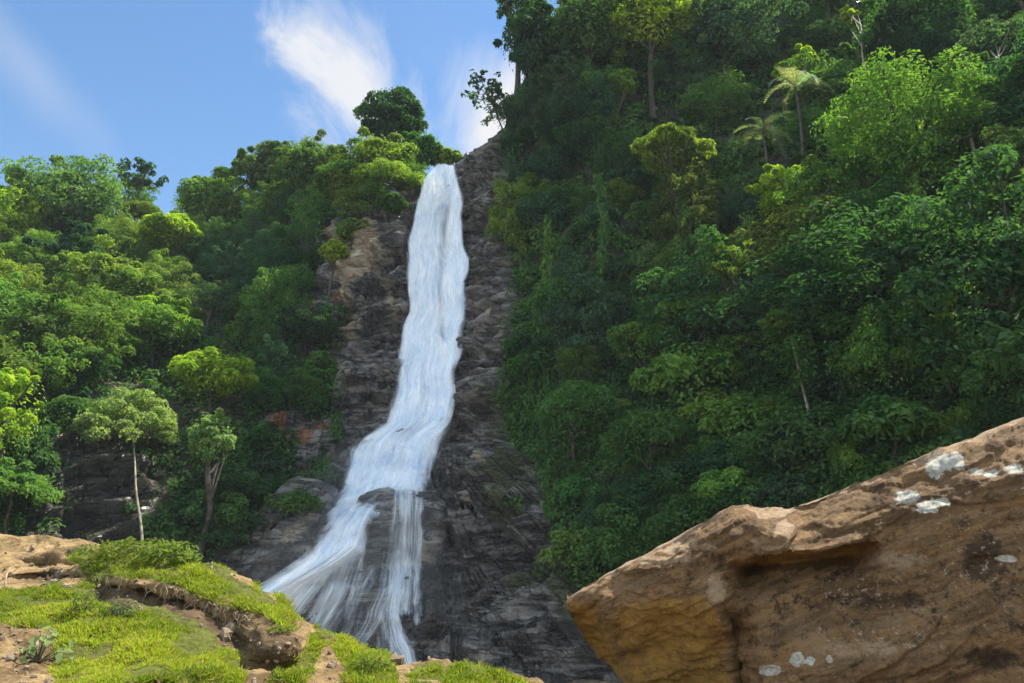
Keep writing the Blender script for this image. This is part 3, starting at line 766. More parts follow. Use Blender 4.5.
# overhanging turf: the dark hollow under the upper ridge and the rock lump's edge
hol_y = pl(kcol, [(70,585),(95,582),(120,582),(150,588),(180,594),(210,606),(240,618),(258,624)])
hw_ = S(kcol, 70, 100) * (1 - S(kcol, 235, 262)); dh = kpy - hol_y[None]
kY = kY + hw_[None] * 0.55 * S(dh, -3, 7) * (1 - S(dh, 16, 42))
lump = S(blob(kpx, kpy, 272, 640, 36, 26), 0.3, 0.8); kY = kY - 0.35 * lump
kY = kY + 0.35 * blob(kpx, kpy, 40, 578, 45, 4) + 0.25 * blob(kpx, kpy, 50, 566, 30, 3)
KP = W(kpx, kpy, kY)
kn = face_camera(KP, grid_normals(KP))
KP = KP + kn * (0.17 * fbm(KP, 0.9, 6, 121) + 0.15 * ridge(KP * np.array([.6, .6, 2.2]), 1.3, 5, 125) + .05 * fbm(KP, 5.0, 4, 127))[..., None]
top = KP[0]
bk = [top + np.array([0, 0.5, -0.05]), top + np.array([0, 1.4, -0.5]), top + np.array([-.3, 3.0, -1.6]), top * np.array([1, 1, 0]) + np.array([-.5, 5.5, -3.9])]
lastrow = KP[-1]
fr = [lastrow * np.array([1.3, 0.55, 1]) + np.array([0, 0, -.25]), lastrow * np.array([1.6, -0.2, 0]) + np.array([0, -1.0, -.45]), lastrow * np.array([2.5, -3, 0]) + np.array([0, -6, -1.5])]
KF = np.concatenate([np.array(bk[::-1]), KP, np.array(fr)], 0)
gP = [[(66,560),(90,553),(150,549),(175,556),(230,583),(300,630),(290,628),(262,615),(240,612),(205,598),(180,588),(150,580),(120,578),(95,585),(75,590),(90,575)],
      [(-20,590),(60,588),(110,605),(100,625),(30,628),(-20,615)],
      [(60,622),(110,610),(150,612),(200,634),(238,655),(246,684),(50,690)],
      [(268,684),(300,655),(318,632),(332,640),(318,660),(300,700)], [(335,650),(352,644),(396,662),(398,690),(345,684)], [(318,630),(356,645),(350,654),(325,646)], [(440,676),(480,668),(540,684),(440,700)], [(410,674),(440,670),(440,690),(415,690)],
      [(-400,640),(-60,600),(-20,700),(-300,800)]]
gm = z = np.zeros(kpy.shape)
w1 = 7 * fbm(KP, 1.6, 3, 131); w2 = 7 * fbm(KP, 1.6, 3, 141)
for p in gP: gm = np.maximum(gm, in_poly(kpx + w1, kpy + w2, p).astype(float))
gm = gsm(gsm(gm, 1, 0), 1, 1)
dk_shade = np.maximum.reduce([hw_[None] * S(dh, -4, 6) * (1 - S(dh, 26, 40)), 0.9 * blob(kpx, kpy, 150, 668, 25, 6) * 0, blob(kpx, kpy, 50, 577, 16, 9), 0.62 * lump, 0.6 * blob(kpx, kpy, 215, 630, 26, 12)])  # shade under the turf and in the cleft painted dark; lump keeps its brown
padk = lambda a: np.concatenate([np.repeat(a[:1], 4, 0), a, np.repeat(a[-1:], 3, 0)], 0)
me = mk_mesh('bank', KF, grid_faces(KF.shape[0], KF.shape[1]), {'grass': padk(gm), 'dark': padk(dk_shade)})
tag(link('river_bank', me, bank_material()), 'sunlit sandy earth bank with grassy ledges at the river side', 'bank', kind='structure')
KBVH = BVHTree.FromPolygons(KF.reshape(-1, 3).tolist(), grid_faces(*KF.shape[:2]).tolist())


def khit(px, py):
    h = KBVH.ray_cast(Vector((0, 0, CAMZ)), Vector(ray(px, py)).normalized())
    return None if h[0] is None else np.array(h[0])

# ------------------------------------------------------------------ plants: builders
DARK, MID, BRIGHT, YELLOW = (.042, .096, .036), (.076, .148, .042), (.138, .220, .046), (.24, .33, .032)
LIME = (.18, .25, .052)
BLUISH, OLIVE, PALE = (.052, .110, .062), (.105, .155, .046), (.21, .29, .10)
WOOD, PALEWOOD = (.06, .05, .04), (.25, .23, .17)


def leaves(C, Nn, size, rng, aspect=0.5, droop=0.15):
    """one folded four-cornered leaf for every point"""
    k = len(C); Nn = unit(Nn)
    r = rng.normal(size=(k, 3)); r[:, 2] -= droop * 3
    t = unit(r - Nn * (r * Nn).sum(-1, keepdims=True)); b = np.cross(Nn, t)
    s = np.asarray(size)[:, None] if np.ndim(size) else size
    V = np.stack([C - t * s * .5, C + b * s * aspect * .5 + Nn * s * .08, C + t * s * .5 - np.array([0, 0, 1]) * s * droop, C - b * s * aspect * .5 + Nn * s * .08], 1)
    return V


def clump_leaves(cen, rad, per, leaf, rng, flat=0.7, up=0.6, aspect=0.55, outward=None):
    Vs, Ts = [], []
    for c, r in zip(cen, rad):
        k = max(6, int(per * rng.uniform(.75, 1.25)))
        d = unit(rng.normal(size=(k, 3)) + np.array([0, 0, 0.55]))
        q = c + d * (r * rng.uniform(.45, 1.0, (k, 1)) ** .6) * np.array([1, 1, flat])
        nn = d * .65 + np.array([0, 0, up]) + rng.normal(size=(k, 3)) * .38
        Vs.append(leaves(q, nn, leaf * rng.uniform(.65, 1.3, k), rng, aspect))
        tc = rng.uniform(.25, .75)
        Ts.append(np.repeat(np.clip(tc + rng.normal(size=k) * .16, 0, 1), 4))
    return np.concatenate(Vs).reshape(-1, 3), np.concatenate(Ts)


def leaf_mesh(name, V, T):
    me = mk_mesh(name, V, np.arange(len(V)).reshape(-1, 4), {'tint': T}, smooth=False)
    me.materials.append(LEAF); return me


def tube(pts, rad, seg=6):
    pts = np.asarray(pts, float); k = len(pts)
    t = unit(np.gradient(pts, axis=0)); ref = np.array([0.31, 0.95, 0.05])
    a = unit(np.cross(t, ref)); b = np.cross(t, a)
    an = np.linspace(0, 2 * math.pi, seg, endpoint=False)
    V = pts[:, None] + np.asarray(rad)[:, None, None] * (np.cos(an)[None, :, None] * a[:, None] + np.sin(an)[None, :, None] * b[:, None])
    return V.reshape(-1, 3), grid_faces(k, seg, True)


def join(parts):
    V, F, o = [], [], 0
    for v, f in parts: V.append(v); F.append(f + o); o += len(v)
    return np.concatenate(V), np.concatenate(F)


def clumps(kind, rx, rz, n, rng):
    d = unit(rng.normal(size=(n, 3)))
    if kind == 'umbrella':
        a = rng.uniform(0, 2 * math.pi, n); r = np.sqrt(rng.uniform(0.02, 1, n))
        c = np.stack([np.cos(a) * r * rx, np.sin(a) * r * rx, rz * (0.9 * (1 - r ** 2) - .3 + .25 * rng.normal(size=n))], -1)
        return c, rx * rng.uniform(.16, .27, n)
    if kind == 'sparse':
        d[:, 2] = d[:, 2] * .8 + .15
        return d * rng.uniform(.4, 1.0, (n, 1)) * np.array([rx, rx, rz]), rx * rng.uniform(.13, .22, n)
    if kind == 'shrub':
        d[:, 2] = np.abs(d[:, 2]) * 1.05 - .2
        e = 1 + .35 * vnoise(d * 2.2, int(rng.integers(99)))[:, None]
        return d * rng.uniform(.5, .95, (n, 1)) * e * np.array([rx, rx, rz]), rx * rng.uniform(.22, .38, n)
    if kind == 'dome':
        d[:, 2] = np.where(d[:, 2] < -.3, d[:, 2] * .85 + rng.uniform(0, .8, n), d[:, 2])
        e = 1 + .42 * vnoise(d * 2.1, int(rng.integers(99)))[:, None]
        return d * rng.uniform(.72, .98, (n, 1)) * e * np.array([rx, rx, rz]), rx * rng.uniform(.17, .26, n)
    d[:, 2] = np.where((d[:, 2] < -.35) & (rng.uniform(size=n) < .45), -d[:, 2], d[:, 2])
    e = 1 + .6 * vnoise(d * 1.9, int(rng.integers(99)))[:, None]
    out = rng.uniform(size=(n, 1)) < .28                                   # small sprays reaching out of the crown
    f = np.where(out, rng.uniform(.95, 1.2, (n, 1)), rng.uniform(.45, .9, (n, 1)))
    return d * f * e * np.array([rx, rx, rz]), rx * np.where(out[:, 0], rng.uniform(.1, .18, n), rng.uniform(.2, .34, n))


def tree_meshes(kind, rx, rz, h, nclump, per, leaf, seed, lean=(0, 0), trunk_r=None, limbs=9, name='tree', aspect=.55, wander=.05):
    """crown (about its own centre) and trunk (from the ground up to the crown)"""
    rng = np.random.default_rng(seed)
    c, r = clumps(kind, rx, rz, nclump, rng)
    if kind == 'sparse': per = max(14, per // 3)
    V, T = clump_leaves(c, r, per, leaf, rng, flat=.6 if kind == 'umbrella' else .75, aspect=aspect)
    if kind not in ('umbrella', 'sparse'):                       # loose leaves between the clumps
        k = nclump * per // 8
        d = unit(rng.normal(size=(k, 3))); V2 = leaves(d * rng.uniform(.5, 1.05, (k, 1)) * np.array([rx, rx, rz]), d + [0, 0, .6], leaf * .9 * np.ones(k), rng)
        V = np.concatenate([V, V2.reshape(-1, 3)]); T = np.concatenate([T, np.repeat(rng.uniform(.2, .8, k), 4)])
    V = V + np.array([lean[0], lean[1], 0])
    crown = leaf_mesh(name + '_crown', V, T)
    tr = trunk_r or max(.06, .035 * (h + rz) ** .9)
    t = np.linspace(0, 1, 14)
    w = np.stack([np.interp(t, np.linspace(0, 1, 5), rng.normal(size=5) * wander * h * np.array([0, .5, 1, 1, 0])) for _ in range(2)], -1)
    tp = np.stack([w[:, 0] + lean[0] * t ** 1.3, w[:, 1] + lean[1] * t ** 1.3, -0.8 + t * (h + .8)], -1)
    parts = [tube(tp, tr * (1 - .6 * t), 7)]
    pick = rng.permutation(nclump)[:limbs]
    for i in pick:
        s = rng.uniform(.86, .99) if kind == 'umbrella' else rng.uniform(.55, .98); a = np.array([np.interp(s, t, tp[:, j]) for j in range(3)])
        e = c[i] + np.array([lean[0], lean[1], h]); m = (a + e) / 2 + rng.normal(size=3) * .08 * rx + np.array([0, 0, -.1 * rx])
        u = np.linspace(0, 1, 7)[:, None]; q = (1 - u) ** 2 * a + 2 * u * (1 - u) * m + u ** 2 * e
        parts.append(tube(q, tr * .42 * (1 - .75 * u[:, 0]), 5))
    Vt, Ft = join(parts)
    tm = mk_mesh(name + '_trunk', Vt, Ft); tm.materials.append(BARK)
    return crown, tm


def tree_from(name, meshes, base, h, label, cat, color, wood=WOOD, group=None, rz=0.0, sc=1.0, csc=(1, 1, 1)):
    root = empty(name, base, rz); root.scale = (sc, sc, sc)
    tag(root, label, cat, group)
    tr = link('trunk', meshes[1], None, root); tr.color = (*wood, 1)
    cr = link('crown', meshes[0], None, root); cr.location = (0, 0, h); cr.color = (*color, 1); cr.scale = csc
    return root


def jit(c, rng, k=.16):
    f = np.exp(rng.normal() * k); g = rng.normal() * .05
    return (c[0] * f * (1 + 2 * g), c[1] * f, c[2] * f * (1 - g))


# ------------------------------------------------------------------ forest on both slopes
PROTO = {}
for i, (kd, rx, rz, h, nc_, per, lf) in enumerate([('round', 3.0, 2.9, 3.0, 80, 110, .24), ('round', 2.8, 3.4, 3.4, 80, 110, .23), ('dome', 3.1, 2.8, 2.6, 90, 90, .22), ('round', 3.2, 2.5, 3.2, 70, 100, .30),
                                               ('umbrella', 3.3, 1.3, 4.6, 60, 90, .27), ('sparse', 2.8, 2.6, 4.2, 60, 90, .27), ('dome', 2.5, 3.6, 2.8, 90, 90, .22)]):
    PROTO['tree%d' % i] = (tree_meshes(kd, rx, rz, h, nc_, per, lf, 200 + i), h, rx)
for i, (rx, rz, nc_, per, lf) in enumerate([(1.6, 1.4, 30, 120, .20), (1.8, 1.1, 32, 110, .24), (1.4, 1.7, 30, 120, .17), (1.9, 1.5, 34, 90, .29)]):
    PROTO['shrub%d' % i] = (tree_meshes('shrub', rx, rz, .7, nc_, per, lf, 260 + i, trunk_r=.06, limbs=12), .7, rx)

# trees and bushes that stand out: centre, width and height of the crown, kind, colour, metres in front of the slope, words, options
H = [
 ('umbrella_tree', 131, 422, 88, 50, 'umbrella', PALE, 3.0, 'slender pale-trunked tree with a flat parasol crown before the dark rock wall', dict(base=(144, 556), bf=3.2, wander=.015, wood=(.2, .18, .13), tr=.085, leaf=.22, n=80, limbs=18)),
 ('forest_tree', 214, 374, 80, 46, 'dome', YELLOW, 7.0, 'glowing yellow-green rounded crown in the shaded hollow above a small pale tree', {}),
 ('forest_tree', 212, 438, 44, 50, 'round', PALE, 7.0, 'small pale green tree just below the glowing yellow-green crown', {}),
 ('forest_tree', 112, 290, 78, 70, 'dome', BRIGHT, 5.0, 'rounded bright green tree bulging from the middle of the western slope', {}),
 ('forest_tree', 165, 312, 58, 30, 'umbrella', YELLOW, 4.0, 'low yellow-green spreading tree beside the bulging rounded tree', {}),
 ('forest_tree', 75, 205, 105, 78, 'round', OLIVE, 4.0, 'broad feathery olive green tree near the western skyline', {}),
 ('forest_tree', 12, 218, 56, 60, 'round', YELLOW, 3.0, 'yellow-green tree at the far western edge below the skyline', {}),
 ('forest_tree', 6, 412, 60, 90, 'round', YELLOW, 4.0, 'yellow-green tree at the western edge above the dark rock wall', {}),
 ('forest_tree', 12, 487, 76, 36, 'umbrella', BRIGHT, 4.0, 'low flat-topped bright tree at the western edge near the sandy bank', dict(base=(8, 545))),
 ('forest_tree', 172, 236, 62, 30, 'dome', YELLOW, 4.0, 'low bright yellow-green crown below the western skyline', {}),
 ('forest_tree', 45, 335, 70, 70, 'round', BRIGHT, 4.0, 'bright leafy tree standing over the western rock wall', {}),
 ('forest_tree', 75, 262, 60, 44, 'round', DARK, 2.0, 'dark tree wedged between bright crowns on the western slope', {}),
 ('forest_tree', 210, 208, 70, 50, 'round', BRIGHT, 2.0, 'bright leafy tree under the small dark skyline crown', {}),
 ('ridge_tree', 391, 119, 66, 58, 'dome', DARK, 0, 'tall dark domed tree rising highest on the ridge beside the waterfall lip', dict(Y=69)),
 ('ridge_tree', 422, 150, 42, 38, 'round', MID, 0, 'mid green tree between the tall domed tree and the waterfall lip', dict(Y=67)),
 ('ridge_tree', 446, 158, 30, 20, 'shrub', BRIGHT, 0, 'small bright bush right behind the waterfall lip', dict(Y=67)),
 ('ridge_tree', 378, 166, 80, 54, 'round', BRIGHT, 0, 'bright green tree on the cliff top below the tall domed tree', dict(Y=66.5)),
 ('ridge_tree', 342, 182, 46, 58, 'dome', YELLOW, 0, 'rounded tree with a yellow rim on the cliff shoulder', dict(Y=67)),
 ('ridge_tree', 312, 172, 76, 52, 'round', MID, 0, 'broad mid green ridge tree west of the yellow-rimmed tree', dict(Y=73)),
 ('ridge_tree', 268, 172, 56, 44, 'round', OLIVE, 0, 'olive green ridge tree where the western skyline starts to climb', dict(Y=80)),
 ('ridge_tree', 222, 180, 24, 26, 'dome', DARK, 0, 'small dark crown poking alone above the western skyline', dict(Y=83)),
 ('ridge_tree', 140, 176, 44, 30, 'sparse', DARK, 0, 'thin sparse emergent tree on the western skyline', dict(Y=85, n=40)),
 ('cliff_edge_tree', 487, 92, 52, 46, 'sparse', DARK, 0, 'thin leaning tree with sparse dark leaves against the bright cloud', dict(Y=61, base=(507, 136), n=34, per=42, leaf=.42, tr=.09, limbs=20)),
 ('ridge_tree', 408, 184, 36, 26, 'shrub', MID, 0, 'dark bush close to the western side of the waterfall lip', dict(Y=65.5)),
 ('ridge_tree', 362, 196, 56, 30, 'shrub', BRIGHT, 0, 'low bright bush on the cliff top under the bright green tree', dict(Y=65.2)),
 ('cliff_bush', 352, 232, 40, 22, 'shrub', BRIGHT, 1.0, 'bright bush on the cliff edge above the cream rock patch', {}),
 ('cliff_bush', 334, 252, 30, 24, 'shrub', YELLOW, 1.0, 'yellow-green bush at the top corner of the cream rock patch', {}),
 ('cliff_bush', 392, 205, 30, 16, 'shrub', MID, 1.0, 'dark bush on the cliff edge west of the waterfall lip', {}),
 ('cliff_bush', 318, 375, 44, 50, 'shrub', MID, 1.0, 'green bush clinging to the cliff between two orange stains', {}),
 ('cliff_bush', 300, 505, 60, 30, 'shrub', MID, 1.5, 'green bush hanging over the brown rock slab', {}),
 # eastern slope
 ('creeper_tree', 908, 140, 134, 124, 'dome', (.105, .195, .040), 6.0, 'big domed tree wrapped in creepers with a glowing yellow top', dict(n=170, per=95)),
 ('slope_tree', 862, 128, 36, 44, 'round', YELLOW, 5.0, 'narrow yellow-topped tree on the shoulder of the big domed tree', {}),
 ('slope_tree', 958, 128, 34, 40, 'round', YELLOW, 6.0, 'yellow-green tree leaning out east of the big domed tree', {}),
 ('slope_tree', 784, 196, 56, 52, 'round', YELLOW, 6.0, 'glowing yellow-green tree west of and below the big domed tree', {}),
 ('slope_tree', 818, 190, 60, 60, 'round', BRIGHT, 9.0, 'bright leafy tree beside the glowing yellow-green tree', {}),
 ('slope_tree', 802, 70, 34, 32, 'round', YELLOW, 7.0, 'small glowing yellow crown high in the dark eastern forest', {}),
 ('slope_tree', 850, 16, 22, 14, 'sparse', YELLOW, 9.0, 'thin leaning pole tree with a tiny yellow tuft', dict(base=(868, 112), bf=4.5, wood=PALEWOOD, tr=.10, n=16, limbs=3)),
 ('slope_tree', 910, 28, 96, 60, 'round', MID, 4.0, 'broad mid green tree behind the thin pole tree', {}),
 ('slope_tree', 988, 48, 64, 46, 'sparse', BLUISH, 8.0, 'open-crowned tree on a tall thin pale trunk', dict(base=(966, 205), bf=4, wood=PALEWOOD, tr=.11, n=40)),
 ('slope_tree', 668, 152, 66, 40, 'dome', BRIGHT, 9.0, 'bright rounded crown alone in the dark middle of the eastern forest', {}),
 ('slope_tree', 648, 22, 74, 66, 'round', YELLOW, 5.0, 'yellow-lit leafy tree high above the waterfall cliff', dict(wood=(.05, .04, .03))),
 ('slope_tree', 588, 30, 88, 70, 'round', MID, 4.0, 'mid green tree west of the yellow-lit tree high over the cliff', {}),
 ('slope_tree', 535, 40, 66, 86, 'round', DARK, 2.0, 'dark tree on the cliff edge with branches reaching into the sky', {}),
 ('slope_tree', 516, 12, 44, 50, 'sparse', DARK, 2.0, 'dark open tree at the highest corner of the cliff edge', {}),
 ('slope_tree', 622, 84, 34, 30, 'round', BRIGHT, 4.0, 'small bright tree under the yellow-lit tree', {}),
 ('slope_tree', 565, 92, 60, 70, 'round', BLUISH, 3.0, 'bluish dark tree drooping over the cliff shoulder', {}),
 ('slope_tree', 722, 36, 110, 72, 'round', BLUISH, 4.0, 'wide grey-green tree in the shaded eastern forest', {}),
 ('slope_tree', 832, 96, 70, 56, 'round', MID, 4.0, 'mid green tree below the small glowing yellow crown', {}),
 ('slope_bush', 738, 268, 74, 56, 'sparse', BRIGHT, 9.0, 'bright slanting spray of branches below the glowing yellow-green tree', dict(n=34)),
 ('slope_bush', 786, 322, 54, 26, 'umbrella', BRIGHT, 9.0, 'flat bright spray on a pale leaning trunk', dict(base=(812, 420), wood=PALEWOOD, tr=.09)),
 ('slope_bush', 645, 345, 74, 54, 'shrub', BRIGHT, 3.0, 'bright mounded bush in the middle of the shaded eastern slope', {}),
 ('slope_bush', 700, 318, 90, 44, 'shrub', BRIGHT, 3.5, 'long bright bush above the mounded bright bush', {}),
 ('slope_bush', 560, 305, 70, 60, 'shrub', MID, 2.0, 'dense creeper-covered hump beside the hanging vine', {}),
 ('slope_bush', 575, 420, 90, 80, 'shrub', MID, 2.0, 'big leafy mound low on the eastern slope next to the wet cliff', {}),
 ('slope_bush', 650, 440, 90, 60, 'shrub', MID, 2.0, 'green mound west of the dark hollow above the big boulder', {}),
 ('slope_tree', 942, 330, 96, 120, 'sparse', BRIGHT, 4.0, 'tall bright leafy sapling above the crest of the big boulder', dict(n=110, per=150)),
 ('slope_tree', 918, 286, 60, 40, 'round', BRIGHT, 5.0, 'leafy head of branches leaning from the bright sapling', {}),
 ('slope_tree', 872, 232, 110, 50, 'round', MID, 4.0, 'spreading tree under the big domed tree', {}),
 ('slope_tree', 806, 250, 70, 54, 'round', BRIGHT, 9.0, 'bright tree hanging above the flat spray on the leaning trunk', {}),
 ('slope_tree', 960, 240, 70, 70, 'round', MID, 3.0, 'mid green tree east of and below the big domed tree', {}),
 ('slope_bush', 890, 425, 90, 40, 'shrub', MID, 1.5, 'large-leaved bush just over the crest of the big boulder', dict(leaf=.34)),
]
HERO_ZONE = [(a - w * .5, b - h_ * .25, a + w * .5, b + h_ * .5 + 4) for (_, a, b, w, h_, *_r) in H if b > 200 or a > 500]
HERO_ZONE += [(80, 395, 188, 560), (165, 345, 262, 500), (735, 95, 800, 180), (712, 150, 765, 225), (975, 190, 1030, 250), (780, 340, 835, 430), (838, -20, 882, 125), (950, 60, 1000, 215), (600, 320, 700, 395)]

frng = np.random.default_rng(11)


def copy_tree(p, name, base, label, cat, color, wood, group, rzv, sc, csc):
    (m, h, rx) = PROTO[p]
    return tree_from(name, m, base, h, label, cat, color, wood, group, rzv, sc, csc)


def rock_at(px, py):
    j = int(np.argmin(np.abs(cols - px))); i = int(np.argmin(np.abs(PYv[:, j] - py)))
    return rock[i, j]


def scatter(box, spacing, poly=None, jitter=.38):
    x0, y0, x1, y1 = box; out = []
    row = 0; y = y0
    while y < y1:
        x = x0 + (spacing / 2 if row % 2 else 0)
        while x < x1:
            a, b = x + frng.normal() * spacing * jitter, y + frng.normal() * spacing * jitter
            if poly is None or in_poly(a, b, poly): out.append((float(a), float(b)))
            x += spacing
        y += spacing * .72; row += 1
    return out


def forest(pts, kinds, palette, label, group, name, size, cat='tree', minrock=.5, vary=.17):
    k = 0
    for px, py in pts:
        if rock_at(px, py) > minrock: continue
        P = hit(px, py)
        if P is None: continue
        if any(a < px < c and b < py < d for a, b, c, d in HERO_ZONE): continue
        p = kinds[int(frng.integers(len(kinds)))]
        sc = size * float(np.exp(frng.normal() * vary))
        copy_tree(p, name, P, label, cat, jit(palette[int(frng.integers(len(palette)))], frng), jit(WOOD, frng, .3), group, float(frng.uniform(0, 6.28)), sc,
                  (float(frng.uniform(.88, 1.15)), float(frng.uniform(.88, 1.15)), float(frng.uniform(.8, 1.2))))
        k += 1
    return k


BROAD = ['tree0', 'tree1', 'tree2', 'tree3', 'tree6']
NCOUNT = {}
# western slope
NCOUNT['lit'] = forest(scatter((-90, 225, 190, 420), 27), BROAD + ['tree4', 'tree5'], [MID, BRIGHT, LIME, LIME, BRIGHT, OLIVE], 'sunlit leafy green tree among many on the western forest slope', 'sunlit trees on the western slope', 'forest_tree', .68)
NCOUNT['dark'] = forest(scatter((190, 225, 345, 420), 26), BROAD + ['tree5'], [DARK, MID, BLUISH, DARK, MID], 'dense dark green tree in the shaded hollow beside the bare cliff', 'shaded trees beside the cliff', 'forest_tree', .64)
NCOUNT['shl'] = forest(scatter((-60, 425, 345, 560), 27), ['shrub0', 'shrub1', 'shrub2', 'shrub3'], [DARK, MID, BLUISH, DARK], 'dark leafy bush at the foot of the western slope', 'bushes at the foot of the western slope', 'bush', .85, 'bush')
# skyline of the western slope
sky_pts = []
for px in np.arange(-80, 412, 10.0):
    a = px + frng.normal() * 4; j = int(np.argmin(np.abs(cols - a))); sky_pts.append((a, PYv[-1, j] + 6 + abs(frng.normal()) * 6))
NCOUNT['sky'] = forest(sky_pts, BROAD + ['tree5', 'tree4'], [MID, OLIVE, BRIGHT, LIME], 'green tree standing on the skyline ridge of the western slope', 'ridge trees on the western skyline', 'forest_tree', .68, minrock=2)
# eastern slope
RIGHT = [(512, 150), (530, 20), (560, -60), (1120, -60), (1120, 470), (1000, 430), (820, 500), (700, 540), (590, 590), (560, 520), (520, 440), (515, 300)]
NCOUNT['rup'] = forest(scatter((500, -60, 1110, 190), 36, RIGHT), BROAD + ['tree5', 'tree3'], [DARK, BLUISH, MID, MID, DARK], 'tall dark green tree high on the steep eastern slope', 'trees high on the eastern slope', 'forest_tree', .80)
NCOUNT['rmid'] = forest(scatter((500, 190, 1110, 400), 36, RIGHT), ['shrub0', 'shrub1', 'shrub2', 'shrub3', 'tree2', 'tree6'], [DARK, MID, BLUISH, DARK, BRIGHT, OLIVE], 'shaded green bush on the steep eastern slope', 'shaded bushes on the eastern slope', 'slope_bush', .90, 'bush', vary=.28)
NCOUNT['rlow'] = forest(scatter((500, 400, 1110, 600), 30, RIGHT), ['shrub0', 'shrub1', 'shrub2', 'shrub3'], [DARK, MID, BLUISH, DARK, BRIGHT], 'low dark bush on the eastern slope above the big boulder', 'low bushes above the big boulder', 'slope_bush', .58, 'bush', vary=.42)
print('forest', NCOUNT)

# ------------------------------------------------------------------ undergrowth: one mass of leaves over the soil
def undergrowth(boxes, label, seed, leafpx, n_each):
    rng = np.random.default_rng(seed); cen, rad, siz = [], [], []
    Vs, Ts = [], []
    for (x0, y0, x1, y1), nE in zip(boxes, n_each):
        for _ in range(nE):
            px, py = rng.uniform(x0, x1), rng.uniform(y0, y1)
            rk = rock_at(px, py)
            if rk > .5 and (rng.uniform() > .05 or np.interp(py, FL[:, 0], FL[:, 1]) - 12 < px < 440): continue
            P = hit(px, py)
            if P is None: continue
            d = np.linalg.norm(P); m = d / FPX
            r = m * rng.uniform(6, 17); k = int(rng.uniform(35, 75))
            if vnoise(P * .23, 77) < -.28: k //= 3
            dd = unit(rng.normal(size=(k, 3)) + np.array([-.25, -.45, .5]))
            q = P + dd * r * rng.uniform(.4, 1, (k, 1)) + np.array([0, -.3, 0]) * r
            Vs.append(leaves(q, dd * .6 + np.array([-.1, -.2, .5]) + rng.normal(size=(k, 3)) * .4, m * leafpx * rng.uniform(.6, 1.4, k), rng, .55))
            Ts.append(np.repeat(np.clip(rng.uniform(.15, .75) + rng.normal(size=k) * .15, 0, 1), 4))
    me = leaf_mesh('undergrowth', np.concatenate(Vs).reshape(-1, 3), np.concatenate(Ts))
    o = link('undergrowth', me); o.color = (*MID, 1)
    return tag(o, label, 'undergrowth', kind='stuff')


undergrowth([(-150, 195, 350, 570)], 'thick leafy undergrowth covering the western slope between the trees', 301, 4.6, [2300])
undergrowth([(505, -40, 1180, 300), (505, 300, 1180, 610)], 'dark tangled undergrowth covering the steep eastern slope', 303, 4.8, [2300, 3300])

# ------------------------------------------------------------------ the trees that stand out
for k, (nm, cx, cy, w, hp, kind, colr, front, lab, op) in enumerate(H):
    if 'Y' in op: Yc = op['Y']
    else:
        P, yq = None, min(cy + .45 * hp, 560)
        while P is None: P = hit(cx, yq); yq += 6
        Yc = P[1] - front * .6
    C = W(cx, cy, Yc); dist = np.linalg.norm(C - np.array([0, 0, CAMZ]))
    rx = w * .5 / FPX * dist; rz = hp * .5 / FPX * dist / .95
    if 'base' in op:
        B = hit(*op['base'])
        if B is not None: B = W(*op['base'], B[1] - op.get('bf', 0.3))
        if B is None: B = np.array([C[0], C[1], drop(C[0], C[1]) or C[2] - rz])
    else:
        z = drop(C[0], C[1]); z = C[2] - rz * .8 if z is None or z > C[2] - rz * .6 else max(z, C[2] - 9.0)
        B = np.array([C[0], C[1], z])
    h = max(C[2] - B[2], .4); lean = (C[0] - B[0], C[1] - B[1])
    nn_ = op.get('n', int(np.clip(rx * rx * 10, 40, 100)))
    ms_ = tree_meshes(kind, rx * .92, rz * .92, h, nn_, op.get('per', 115), op.get('leaf', max(.12, 3.7 / FPX * dist)), 400 + k, lean=lean, trunk_r=op.get('tr'), limbs=op.get('limbs', 10), name=nm, wander=op.get('wander', .04))
    tree_from(nm, ms_, B, h, lab, 'bush' if 'bush' in nm else 'tree', jit(colr, frng, .06), op.get('wood', WOOD))

# ------------------------------------------------------------------ palms and tree ferns
def frond_mesh(L, lw, seed, sag=.5, pairs=26):
    rng = np.random.default_rng(seed); t = np.linspace(0, 1, pairs)
    rach = np.stack([t * L * (1 - .12 * t), 0 * t, L * (.55 * t - (.55 + sag) * t ** 2)], -1)
    V = []
    for i in range(1, pairs):
        d = unit(rach[i] - rach[i - 1]); ll = lw * math.sin(math.pi * min(1, .12 + .88 * t[i])) ** .6
        for sgn in (-1, 1):
            e = unit(np.array([.55, sgn, -.35]) + rng.normal(size=3) * .08); a = rach[i]; wv = d * L / pairs * .42
            V += [a - wv, a + wv, a + e * ll + wv * .2, a + e * ll - wv * .2]
    for i in range(pairs - 1):
        sd = np.array([0, L * .008, 0]); V += [rach[i] - sd, rach[i] + sd, rach[i + 1] + sd, rach[i + 1] - sd]
    V = np.array(V); me = leaf_mesh('frond', V, np.repeat(rng.uniform(.3, .7, len(V) // 4), 4)); return me


